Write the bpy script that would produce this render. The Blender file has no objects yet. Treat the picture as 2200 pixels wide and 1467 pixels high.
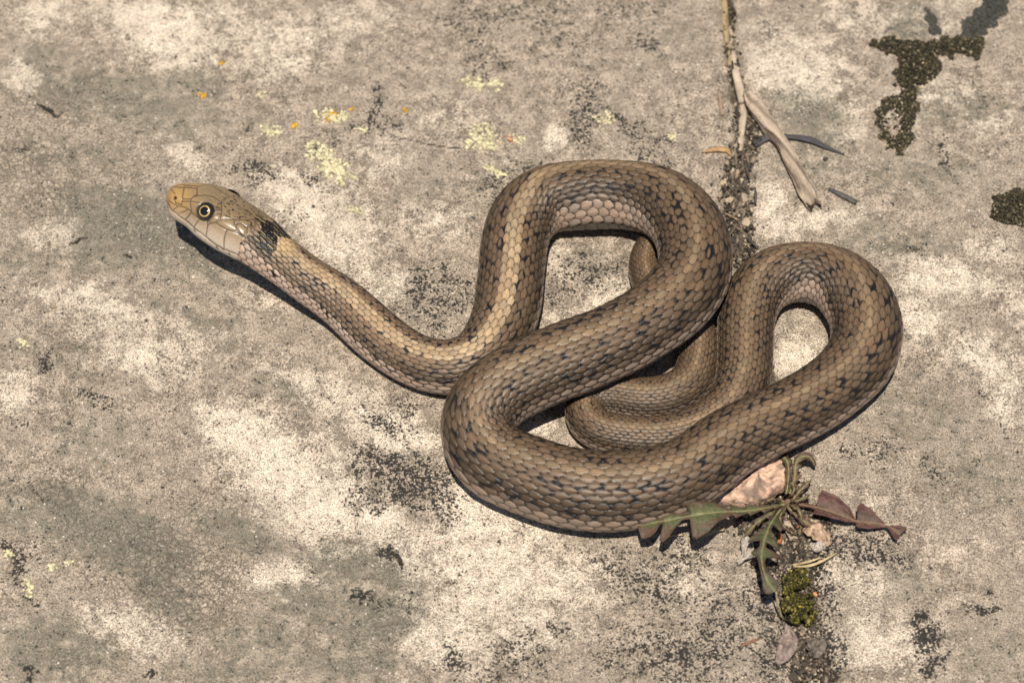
import bpy, math
import numpy as np
from mathutils import Vector

# ------------------------------------------------------------------ camera, sky, sun, exposure
U = 1e-4                                   # one photo pixel at the middle of the picture, in metres
PHI = math.radians(57.0)                   # camera looks down at this angle
HF = math.radians(10.0)                    # half of the horizontal field of view
DIST = 1100 * U / math.tan(HF)
CAM = np.array([0.0, -DIST * math.cos(PHI), DIST * math.sin(PHI)])
FWD = np.array([0.0, math.cos(PHI), -math.sin(PHI)])
UPV = np.array([0.0, math.sin(PHI), math.cos(PHI)])
KX = math.tan(HF) / 1100.0

scene = bpy.context.scene
C = scene.collection
cd = bpy.data.cameras.new('camera')
cam = bpy.data.objects.new('camera', cd)
C.objects.link(cam)
cam.location = CAM
cam.rotation_euler = (math.pi / 2 - PHI, 0, 0)
cd.sensor_width = 36.0
cd.lens = 18.0 / math.tan(HF)
cd.clip_start = 0.01
cd.clip_end = 100.0
cd.dof.use_dof = True
cd.dof.focus_distance = 0.612
cd.dof.aperture_fstop = 18.0
scene.camera = cam

SUN_EL, SUN_AZ = math.radians(75), math.radians(188)      # azimuth from +Y towards +X
world = bpy.data.worlds.new('World')
scene.world = world
world.use_nodes = True
wn = world.node_tree
bg = wn.nodes['Background']
sky = wn.nodes.new('ShaderNodeTexSky')
sky.sky_type = 'NISHITA'
sky.sun_disc = False
sky.sun_elevation = SUN_EL
sky.sun_rotation = SUN_AZ
wn.links.new(sky.outputs[0], bg.inputs[0])
bg.inputs[1].default_value = 0.05

sl = bpy.data.lights.new('sun', 'SUN')
sl.energy = 5.0
sl.angle = math.radians(0.5)
sl.color = (1.0, 0.915, 0.79)
sun = bpy.data.objects.new('sun', sl)
C.objects.link(sun)
sdir = Vector((math.sin(SUN_AZ) * math.cos(SUN_EL), math.cos(SUN_AZ) * math.cos(SUN_EL), math.sin(SUN_EL)))
sun.rotation_euler = sdir.to_track_quat('Z', 'Y').to_euler()
sun.location = sdir * 2

vs = scene.view_settings
vs.view_transform = 'Standard'
vs.look = 'None'
vs.exposure = 0.27
vs.gamma = 1.0
vs.use_curve_mapping = False


# ------------------------------------------------------------------ helpers
def unproj(px, py, z):
    """point at height z (metres) seen at photo pixel (px, py)"""
    px = np.asarray(px, float); py = np.asarray(py, float); z = np.asarray(z, float)
    dx = (px - 1100) * KX
    dy = (733.5 - py) * KX
    d = FWD[None, :] + dx.reshape(-1, 1) * np.array([[1., 0, 0]]) + dy.reshape(-1, 1) * UPV[None, :]
    t = (z.reshape(-1) - CAM[2]) / d[:, 2]
    return CAM[None, :] + d * t[:, None]


def proj(P):
    q = P - CAM[None, :]
    dep = q @ FWD
    return 1100 + q[:, 0] / dep / KX, 733.5 - (q @ UPV) / dep / KX, dep


def hsh(ix, iy, seed):
    n = (ix.astype(np.int64) * 374761393 + iy.astype(np.int64) * 668265263 + seed * 974634777) & 0xffffffff
    n = ((n ^ (n >> 13)) * 1274126177) & 0xffffffff
    n = ((n ^ (n >> 16)) * 2246822519) & 0xffffffff
    return ((n >> 8) & 0xffff) / 65535.0


def vnoise(x, y, seed=0):
    ix = np.floor(x); iy = np.floor(y)
    fx = x - ix; fy = y - iy
    fx = fx * fx * (3 - 2 * fx); fy = fy * fy * (3 - 2 * fy)
    a = hsh(ix, iy, seed); b = hsh(ix + 1, iy, seed); c = hsh(ix, iy + 1, seed); d = hsh(ix + 1, iy + 1, seed)
    return (a * (1 - fx) + b * fx) * (1 - fy) + (c * (1 - fx) + d * fx) * fy


def fbm(x, y, seed=0, octv=4, gain=0.55):
    x, y = np.broadcast_arrays(np.asarray(x, float), np.asarray(y, float))
    s = np.zeros(x.shape); a = 1.0; t = 0.0
    for o in range(octv):
        s += a * vnoise(x * 2 ** o + 17.3 * o, y * 2 ** o - 9.1 * o, seed + o)
        t += a; a *= gain
    return s / t


def sstep(a, b, x):
    t = np.clip((x - a) / (b - a), 0, 1)
    return t * t * (3 - 2 * t)


def seg_dist(px, py, pts):
    """distance of pixels to a polyline, and position along it 0..1"""
    best = np.full(px.shape, 1e9); par = np.zeros(px.shape)
    n = len(pts) - 1
    for k in range(n):
        ax, ay = pts[k][:2]; bx, by = pts[k + 1][:2]
        vx, vy = bx - ax, by - ay
        t = np.clip(((px - ax) * vx + (py - ay) * vy) / (vx * vx + vy * vy + 1e-9), 0, 1)
        d = np.hypot(px - ax - t * vx, py - ay - t * vy)
        m = d < best
        best = np.where(m, d, best); par = np.where(m, (k + t) / n, par)
    return best, par


def in_poly(px, py, poly):
    ins = np.zeros(px.shape, bool)
    n = len(poly)
    for k in range(n):
        x1, y1 = poly[k]; x2, y2 = poly[(k + 1) % n]
        c = ((y1 > py) != (y2 > py)) & (px < (x2 - x1) * (py - y1) / (y2 - y1 + 1e-12) + x1)
        ins ^= c
    return ins


def mesh_from(name, V, F, cols=None, smooth=True, extra=None):
    """F: int array (n,3) or (n,4), or list of such arrays"""
    me = bpy.data.meshes.new(name)
    if not isinstance(F, (list, tuple)):
        F = [F]
    F = [np.asarray(f, np.int32) for f in F if len(f)]
    V = np.asarray(V, np.float32)
    me.vertices.add(len(V)); me.vertices.foreach_set('co', V.ravel())
    nl = sum(f.size for f in F); nf = sum(len(f) for f in F)
    me.loops.add(nl); me.polygons.add(nf)
    me.loops.foreach_set('vertex_index', np.concatenate([f.ravel() for f in F]))
    tot = np.concatenate([np.full(len(f), f.shape[1], np.int32) for f in F])
    start = np.concatenate([[0], np.cumsum(tot)[:-1]]).astype(np.int32)
    me.polygons.foreach_set('loop_start', start)
    try:
        me.polygons.foreach_set('loop_total', tot)
    except Exception:
        pass
    me.polygons.foreach_set('use_smooth', np.full(nf, smooth))
    me.update(calc_edges=True)
    sets = {} if extra is None else dict(extra)
    if cols is not None:
        sets['Col'] = cols
    for k, c in sets.items():
        c = np.asarray(c, np.float32)
        if c.shape[1] == 3:
            c = np.hstack([c, np.ones((len(c), 1), np.float32)])
        at = me.attributes.new(k, 'FLOAT_COLOR', 'POINT')
        at.data.foreach_set('color', c.ravel())
    return me


def link(name, me, mat=None, parent=None, loc=None):
    o = bpy.data.objects.new(name, me)
    C.objects.link(o)
    if mat is not None:
        me.materials.append(mat)
    if parent is not None:
        o.parent = parent
    if loc is not None:
        o.location = loc
    return o


def tag(o, label=None, cat=None, group=None, kind=None):
    if label: o['label'] = label
    if cat: o['category'] = cat
    if group: o['group'] = group
    if kind: o['kind'] = kind
    return o


def empty(name, loc=(0, 0, 0)):
    o = bpy.data.objects.new(name, None)
    o.empty_display_size = 0.005
    C.objects.link(o)
    o.location = loc
    return o


class NT:
    """small node tree helper"""
    def __init__(self, name):
        self.m = bpy.data.materials.new(name)
        self.m.use_nodes = True
        self.t = self.m.node_tree
        self.b = self.t.nodes['Principled BSDF']
        self.out = [n for n in self.t.nodes if n.type == 'OUTPUT_MATERIAL'][0]
    def n(self, typ, **kw):
        nd = self.t.nodes.new(typ)
        for k, v in kw.items():
            setattr(nd, k, v)
        return nd
    def put(self, sock, v):
        if isinstance(v, bpy.types.NodeSocket):
            self.t.links.new(v, sock)
        elif isinstance(v, (tuple, list)):
            sock.default_value = tuple(v) + ((1.0,) if len(v) == 3 and len(sock.default_value) == 4 else ())
        else:
            sock.default_value = v
    def math(self, op, a, b=None, c=None, clamp=False):
        nd = self.n('ShaderNodeMath', operation=op, use_clamp=clamp)
        self.put(nd.inputs[0], a)
        if b is not None: self.put(nd.inputs[1], b)
        if c is not None: self.put(nd.inputs[2], c)
        return nd.outputs[0]
    def mix(self, f, a, b, blend='MIX'):
        nd = self.n('ShaderNodeMix', data_type='RGBA', blend_type=blend)
        self.put(nd.inputs[0], f); self.put(nd.inputs[6], a); self.put(nd.inputs[7], b)
        return nd.outputs[2]
    def rng(self, v, a, b, c=0.0, d=1.0, smooth=True):
        nd = self.n('ShaderNodeMapRange', interpolation_type='SMOOTHSTEP' if smooth else 'LINEAR')
        self.put(nd.inputs[0], v)
        for i, x in enumerate((a, b, c, d)): self.put(nd.inputs[1 + i], x)
        return nd.outputs[0]
    def noise(self, vec, scale, detail=2.0, rough=0.5, dist=0.0, col=False):
        nd = self.n('ShaderNodeTexNoise')
        self.put(nd.inputs['Vector'], vec)
        nd.inputs['Scale'].default_value = scale; nd.inputs['Detail'].default_value = detail
        nd.inputs['Roughness'].default_value = rough; nd.inputs['Distortion'].default_value = dist
        return nd.outputs['Color' if col else 'Fac']
    def vor(self, vec, scale, feature='F1', rand=1.0):
        nd = self.n('ShaderNodeTexVoronoi', feature=feature)
        self.put(nd.inputs['Vector'], vec)
        nd.inputs['Scale'].default_value = scale; nd.inputs['Randomness'].default_value = rand
        return nd
    def attr(self, name):
        nd = self.n('ShaderNodeAttribute', attribute_name=name)
        return nd
    def bump(self, h, dist, strength=1.0, normal=None):
        nd = self.n('ShaderNodeBump')
        nd.inputs['Strength'].default_value = strength
        nd.inputs['Distance'].default_value = dist
        self.put(nd.inputs['Height'], h)
        if normal is not None: self.put(nd.inputs['Normal'], normal)
        return nd.outputs[0]


def col_mat(name, rough=0.7, spec=0.4, nscale=3000, namp=0.35, bscale=2500, bdist=0.00006, subsurf=0.0):
    """vertex colours broken up by fine grain and bump"""
    k = NT(name)
    P = k.n('ShaderNodeTexCoord').outputs['Object']
    c = k.attr('Col').outputs['Color']
    f = k.noise(P, nscale, 3, 0.6)
    g = k.math('MULTIPLY_ADD', k.math('SUBTRACT', f, 0.5), namp * 3.0, 1.0)
    comb = k.n('ShaderNodeCombineColor')
    for i in range(3): k.put(comb.inputs[i], g)
    k.put(k.b.inputs['Base Color'], k.mix(1.0, c, comb.outputs[0], 'MULTIPLY'))
    k.b.inputs['Roughness'].default_value = rough
    k.b.inputs['Specular IOR Level'].default_value = spec
    k.put(k.b.inputs['Normal'], k.bump(k.noise(P, bscale, 3, 0.6), bdist))
    return k.m


# ------------------------------------------------------------------ the rock slab
CREV = [(1560, -80), (1566, 60), (1578, 150), (1600, 240), (1606, 310), (1580, 380), (1584, 470), (1596, 560), (1625, 680),
        (1650, 800), (1662, 900), (1672, 1000), (1684, 1090), (1700, 1180), (1716, 1270), (1722, 1350), (1742, 1430), (1765, 1560)]
CREVW = np.array([6, 7, 9, 15, 20, 22, 22, 18, 14, 12, 12, 14, 28, 36, 32, 36, 34, 26], float)


def ground_h(x, y):
    """height of the rock at (x, y), metres"""
    xs, ys = x / U, y / U
    h = 9.0 * (fbm(xs / 620 + 3, ys / 620 + 8, 5, 2) - 0.5) + 5.0 * (fbm(xs / 170, ys / 170, 11, 3) - 0.5)
    h += 1.9 * (fbm(xs / 42, ys / 42, 21, 3) - 0.5) + 0.9 * (fbm(xs / 13, ys / 13, 31, 2) - 0.5)
    P = np.stack([x, y, np.zeros_like(x)], 1)
    px, py, _ = proj(P)
    px = px + 34 * (fbm(xs / 60, ys / 60, 41, 4, 0.7) - 0.5)
    d, t = seg_dist(px, py, CREV)
    w = np.interp(t * (len(CREV) - 1), np.arange(len(CREV)), CREVW)
    near = (d < 200)
    deep = 1 + 0.7 * sstep(950, 1150, py)
    h = h - np.where(near, deep * (14 + 18 * fbm(xs / 26, ys / 26, 43, 3)) * np.exp(-(d / w) ** 2) + 4 * np.exp(-(d / (w * 2.6)) ** 2), 0)
    return h * U


def gz(px, py):
    """ground point under a pixel"""
    px = np.atleast_1d(np.asarray(px, float)); py = np.atleast_1d(np.asarray(py, float))
    z = np.zeros_like(px)
    for _ in range(4):
        P = unproj(px, py, z)
        z = ground_h(P[:, 0], P[:, 1])
    return unproj(px, py, z)


def at(px, py, up=0.0):
    """point `up` pixels above the rock that is seen at a pixel"""
    px = np.atleast_1d(np.asarray(px, float)); py = np.atleast_1d(np.asarray(py, float))
    z = np.zeros_like(px)
    for _ in range(4):
        P = unproj(px, py, z)
        z = ground_h(P[:, 0], P[:, 1]) + np.asarray(up, float) * U
    return unproj(px, py, z)


# patches on the rock: x, y, rx, ry, turn (deg), strength (photo pixels)
WHITE = [(640, 1040, 190, 100, 30, .8), (900, 1190, 120, 60, 30, .6), (1080, 1180, 150, 120, 0, .75), (560, 960, 140, 80, 25, .8), (700, 480, 130, 80, 35, .65), (470, 60, 160, 70, 0, .5), (300, 710, 210, 60, 15, .45),
         (1000, 1330, 130, 90, 0, .6), (500, 930, 80, 55, 20, 1), (590, 1000, 120, 90, 30, 1), (690, 1085, 120, 60, 15, 1), (800, 1115, 70, 45, 0, .9),
         (850, 930, 120, 50, 10, .75), (740, 860, 120, 50, 25, .7), (640, 800, 90, 40, 20, .45), (1010, 1110, 80, 90, 30, .95),
         (1060, 1230, 130, 110, 20, .85), (960, 1370, 90, 70, 0, .8), (1180, 1240, 130, 60, 5, .75), (1130, 1330, 120, 70, 0, .6),
         (600, 1240, 80, 38, 0, .9), (280, 1350, 110, 50, 10, .7), (90, 30, 60, 40, 0, .8), (350, 60, 115, 75, 30, 1),
         (300, 10, 120, 40, 0, .7), (45, 165, 45, 30, 0, .7), (390, 330, 55, 35, 30, .75), (650, 440, 90, 55, 35, .95), (720, 510, 70, 50, 40, .85),
         (820, 600, 70, 40, 40, .6), (180, 650, 130, 32, 15, .7), (310, 770, 90, 50, 20, .8), (220, 700, 120, 35, 20, .5), (110, 510, 60, 30, 0, .55),
         (820, 340, 70, 40, 0, .5), (600, 90, 130, 70, 0, .65), (740, 40, 110, 40, 0, .55), (1195, 285, 27, 26, 0, .95), (1300, 650, 70, 45, -20, .8), (1200, 560, 40, 40, 0, .5),
         (1225, 700, 60, 40, 0, .7), (1715, 770, 60, 50, 0, .95), (1700, 690, 50, 25, 0, .45), (1720, 150, 120, 70, 15, .8), (1660, 90, 60, 60, 0, .5), (1660, 460, 40, 70, -20, .8), (1760, 470, 110, 25, -8, .7),
         (1820, 270, 40, 60, 0, .5), (1930, 230, 40, 40, 0, .5), (2020, 600, 120, 40, 8, .8), (2130, 530, 70, 30, 0, .6), (2110, 770, 80, 50, 15, .75), (1970, 680, 60, 45, 20, .8), (2170, 860, 40, 60, 0, .7),
         (2020, 200, 90, 26, -15, .5), (2140, 270, 60, 30, 0, .4), (1900, 1380, 120, 60, 0, .65), (1870, 1080, 40, 25, 0, .4), (1830, 1250, 90, 60, 30, .5), (2080, 1180, 90, 40, 0, .35), (930, 480, 70, 45, 10, .55), (960, 260, 90, 60, 0, .35), (450, 20, 60, 30, 0, .5),
         (1150, 920, 40, 25, -10, .95), (1490, 790, 25, 20, 0, .9), (900, 1270, 60, 50, 0, .35), (1480, 1240, 80, 60, 0, .45), (30, 830, 50, 50, 0, .7), (560, 640, 60, 25, 30, .5), (2060, 30, 100, 40, 0, .4), (1830, 30, 90, 50, 0, .55), (2190, 650, 40, 60, 0, .5)]
GREEN = [(280, 490, 150, 80, 15, 1), (430, 560, 70, 40, 40, .8), (210, 540, 120, 45, 10, .8), (240, 210, 230, 65, 12, .7), (90, 120, 60, 40, 0, .6), (420, 180, 80, 50, 30, .6), (60, 560, 80, 50, 0, .5),
         (220, 1140, 200, 70, 20, .9), (340, 1260, 130, 60, 40, .7), (90, 1090, 110, 60, 0, .65), (520, 1150, 120, 40, 20, .7), (780, 1210, 130, 50, 10, .9), (820, 1330, 110, 60, -20, 1), (680, 1290, 110, 60, 0, .7),
         (750, 1430, 120, 40, 0, .8), (560, 1370, 120, 60, 0, .6), (480, 1440, 140, 40, 0, .6), (120, 1400, 130, 70, 0, .75), (450, 700, 80, 40, 30, .55), (620, 840, 90, 35, 30, .5), (330, 640, 60, 25, 20, .4), (180, 330, 150, 40, 10, .45), (560, 260, 60, 30, 0, .4),
         (1740, 232, 75, 42, 15, 1), (1790, 300, 60, 25, 10, .75), (1750, 350, 90, 40, 10, .5), (1960, 40, 60, 60, 0, .7), (2060, 230, 110, 50, 0, .6), (1980, 370, 150, 50, 0, .5), (1930, 520, 130, 45, 10, .55), (2090, 600, 60, 30, 0, .4),
         (1980, 880, 140, 80, 20, .45), (2100, 1020, 120, 80, 0, .45), (1960, 1250, 100, 70, 0, .4), (2120, 1400, 100, 60, 0, .45), (1260, 370, 80, 30, 0, .35), (1270, 560, 90, 30, 10, .5), (1320, 1240, 50, 40, 0, .3), (1040, 400, 70, 40, 0, .45), (900, 400, 80, 40, 0, .35), (1690, 660, 40, 20, 0, .4),
         (830, 690, 60, 30, 0, .4), (120, 760, 90, 40, 10, .45), (200, 940, 130, 60, 15, .4), (1450, 90, 80, 50, 0, .35)]
BLACK = [(890, 1040, 85, 55, 15, .95), (820, 1000, 60, 35, 10, .8), (800, 1060, 40, 40, 0, .6), (950, 1090, 40, 40, 40, .7), (820, 905, 55, 26, 30, .75), (870, 880, 22, 30, 0, .6), (930, 640, 60, 65, 10, .72), (1010, 630, 30, 40, 0, .55), (900, 700, 60, 20, 20, .45), (1260, 590, 70, 34, 10, .7),
         (1320, 570, 40, 25, 0, .6), (1200, 610, 30, 40, 0, .5), (1450, 1410, 110, 60, 10, .75), (1540, 1380, 60, 50, 0, .7), (1390, 1250, 110, 50, 25, .68), (1460, 1200, 70, 40, 0, .6), (1550, 1330, 70, 60, 30, .6), (1330, 1410, 70, 50, 0, .55), (1120, 1410, 60, 50, 0, .55), (965, 1425, 24, 40, 0, .9), (1060, 1450, 40, 25, 0, .75), (1200, 1350, 30, 20, 0, .7),
         (555, 377, 42, 18, 8, .85), (662, 385, 16, 12, 0, .8), (802, 235, 14, 45, 0, .95), (790, 280, 40, 16, 0, .85), (840, 270, 30, 20, 0, .6), (1250, 190, 34, 40, 20, .6), (1245, 255, 28, 45, 0, .85), (1380, 292, 60, 22, 15, .75), (1330, 270, 40, 20, 30, .7), (105, 775, 14, 18, 0, 1), (205, 858, 34, 12, 20, .9),
         (1150, 20, 120, 40, 0, .42), (1010, 50, 60, 60, 0, .5), (1230, 70, 90, 50, 0, .38), (1385, 90, 30, 18, 20, .8), (1360, 20, 60, 20, 0, .55), (1040, 130, 50, 40, 0, .5), (690, 310, 30, 20, 0, .6), (620, 470, 40, 20, 0, .3), (830, 1185, 14, 22, 0, 1), (35, 1215, 13, 55, -10, 1), (70, 1285, 20, 10, 20, .9), (70, 1180, 40, 20, 0, .4),
         (1880, 1190, 70, 26, 10, .82), (1790, 1170, 50, 26, 0, .85), (1820, 1150, 60, 22, 0, .6), (1980, 1330, 14, 24, -10, 1.1), (1993, 1375, 22, 26, 30, 1.2), (2010, 1420, 20, 18, 0, 1.2), (2122, 1306, 34, 11, -5, 1.2), (2130, 1270, 12, 12, 0, .7), (65, 1440, 22, 14, 0, 1.1), (310, 1443, 14, 10, 0, 1.1), (348, 1350, 9, 14, -20, 1.1), (772, 1290, 34, 12, 15, 1),
         (866, 1272, 9, 14, 0, .9), (868, 1300, 7, 9, 0, .9), (845, 1290, 50, 10, 0, .4), (1130, 640, 30, 60, 0, .3), (1060, 400, 40, 26, -40, .6), (1120, 360, 60, 16, -20, .6), (1380, 330, 60, 14, 10, .5), (1960, 540, 26, 10, 0, .8), (2010, 310, 12, 12, 0, .8), (2028, 340, 12, 10, 0, .9), (2050, 355, 8, 8, 0, .9), (2010, 400, 14, 5, 10, .7),
         (1640, 1290, 40, 70, 0, .7), (1780, 1300, 30, 90, -10, .65), (1790, 1400, 30, 60, 0, .8), (1660, 1400, 50, 60, 0, .8), (1650, 60, 20, 26, 0, .5), (150, 905, 20, 8, 0, .5), (40, 910, 20, 8, 0, .6), (35, 312, 16, 9, 0, .9), (430, 305, 14, 6, 0, .5), (265, 68, 10, 7, 40, .7), (1900, 970, 30, 40, 0, .5), (2010, 1010, 30, 40, 0, .4), (1830, 970, 30, 16, 0, .5)]  # first blob here paints the plant's shadow left of the green moss
DARKLINE = [([(80, 222), (95, 230), (108, 238), (118, 250), (128, 250)], 2.4), ([(150, 522), (165, 520), (172, 511), (185, 512)], 2.0), ([(268, 545), (280, 551), (286, 549)], 2.0), ([(835, 1183), (852, 1190), (862, 1208), (865, 1222)], 3.6),
            ([(840, 293), (880, 299), (920, 310), (960, 316), (990, 318)], 0.35), ([(540, 280), (528, 282), (535, 268)], 1.0), ([(60, 1035), (80, 1060), (100, 1078)], 0.9)]
PEACH = [(250, 540, 40, 25, 30, .8), (90, 540, 60, 40, 0, .6), (1930, 300, 60, 40, 40, .6), (280, 1300, 110, 60, 0, .6), (1180, 1330, 120, 80, 0, .5), (1720, 130, 120, 60, 10, .6), (2060, 1190, 120, 50, 0, .7), (650, 230, 300, 200, 0, .4), (1200, 150, 250, 120, 0, .45), (60, 820, 60, 40, 0, .5),
         (1020, 100, 80, 90, 0, .5), (980, 1180, 60, 60, 0, .3), (900, 1150, 50, 60, 0, .6), (1920, 290, 26, 40, 0, .9), (2000, 1120, 90, 40, 0, .5), (480, 900, 90, 60, 0, .35), (1600, 720, 600, 900, 0, .25)]


def blobs(px, py, lst, soft=0.7):
    out = np.zeros(px.shape)
    for (cx, cy, rx, ry, tr, st) in lst:
        m = (np.abs(px - cx) < 2.2 * max(rx, ry)) & (np.abs(py - cy) < 2.2 * max(rx, ry))
        if not m.any():
            continue
        a = math.radians(tr); ca, sa = math.cos(a), math.sin(a)
        dx, dy = px[m] - cx, py[m] - cy
        q = np.sqrt(((dx * ca + dy * sa) / rx) ** 2 + ((-dx * sa + dy * ca) / ry) ** 2)
        v = st * np.clip(1.0 - soft * q * q * 0.72, 0, 1)
        out[m] = np.maximum(out[m], v)
    return out


def axis(lo, hi, step, far):
    mid = np.arange(lo, hi + step / 2, step)
    ext = []; s = step; p = 0.0
    while p < far:
        s *= 1.35; p += s; ext.append(p)
    ext = np.array(ext)
    return np.concatenate([(lo - ext)[::-1], mid, hi + ext])


def build_ground():
    xs = axis(-0.128, 0.128, 0.00042, 4.0)
    ys = axis(-0.094, 0.112, 0.00044, 4.0)
    X, Y = np.meshgrid(xs, ys)
    x = X.ravel(); y = Y.ravel()
    z = ground_h(x, y)
    px, py, dep = proj(np.stack([x, y, z], 1))
    ok = dep > 0.05
    px = np.where(ok, px, -1e5); py = np.where(ok, py, -1e5)
    a, b = x / U, y / U
    wx = px + 60 * (fbm(a / 75, b / 75, 61, 4) - 0.5) + 20 * (fbm(a / 17, b / 17, 63, 2) - 0.5)
    wy = py + 60 * (fbm(a / 75 + 50, b / 75, 67, 4) - 0.5) + 20 * (fbm(a / 17, b / 17 + 31, 69, 2) - 0.5)
    outside = (px < -60) | (px > 2260) | (py < -60) | (py > 1530)
    rnd = lambda s, th, k: np.clip((fbm(a / 260 + s, b / 260 - s, 71 + s, 4) - th) * k, 0, 1)
    W = blobs(wx, wy, WHITE); G = blobs(wx, wy, GREEN); K = blobs(wx, wy, BLACK, 0.6); Pk = blobs(wx, wy, PEACH)
    W = np.where(outside, rnd(1, .52, 5), W); G = np.where(outside, rnd(2, .55, 5), G); K = np.where(outside, rnd(3, .62, 5), K)
    L = np.zeros_like(px)
    for pts, w in DARKLINE:
        xx = [p[0] for p in pts]; yy = [p[1] for p in pts]
        m = (px > min(xx) - 30) & (px < max(xx) + 30) & (py > min(yy) - 30) & (py < max(yy) + 30)
        if not m.any(): continue
        jx = 5 * (fbm(a[m] / 10, b[m] / 10, 91, 2) - 0.5); jy = 5 * (fbm(a[m] / 10 + 9, b[m] / 10, 93, 2) - 0.5)
        d, t = seg_dist(px[m] + jx, py[m] + jy, pts)
        ww = w * (0.45 + 0.9 * np.sin(np.pi * np.clip(t, .06, .94))) * (0.6 + 0.8 * vnoise(a[m] / 14, b[m] / 14, 97))
        L[m] = np.maximum(L[m], 1 - sstep(ww * 0.7, ww * 1.5 + 1.5, d))
    # areole crust strength (cracked lichen), dirt along the crevice
    AR = np.maximum(blobs(px, py, [(380, 1240, 150, 130, 20, 1), (130, 1050, 60, 50, 0, 1), (60, 340, 110, 60, 0, .9), (90, 430, 90, 60, 0, .8), (520, 1180, 120, 70, 0, .6), (450, 1100, 120, 60, 0, .7), (90, 220, 90, 40, 0, .7), (250, 330, 120, 80, 0, .5), (1950, 900, 160, 120, 0, .4), (2050, 1050, 130, 90, 0, .5)]), np.where(outside, rnd(5, .55, 4), 0))
    d, t = seg_dist(px + 34 * (fbm(a / 60, b / 60, 41, 4, 0.7) - 0.5) + 24 * (fbm(a / 20, b / 20, 81, 3) - .5), py, CREV)
    w = np.interp(t * (len(CREV) - 1), np.arange(len(CREV)), CREVW)
    D = 1 - sstep(w * 0.55, w * 1.35, d)
    z = z - 3.0 * U * L
    nx, ny = len(xs), len(ys)
    idx = np.arange(nx * ny).reshape(ny, nx)
    F = np.stack([idx[:-1, :-1], idx[:-1, 1:], idx[1:, 1:], idx[1:, :-1]], -1).reshape(-1, 4)
    me = mesh_from('rock_ground', np.stack([x, y, z], 1), F, None, True,
                   {'MaskA': np.stack([W, G, K, Pk], 1), 'MaskB': np.stack([L, AR, D, np.ones_like(L)], 1)})
    return me


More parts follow.
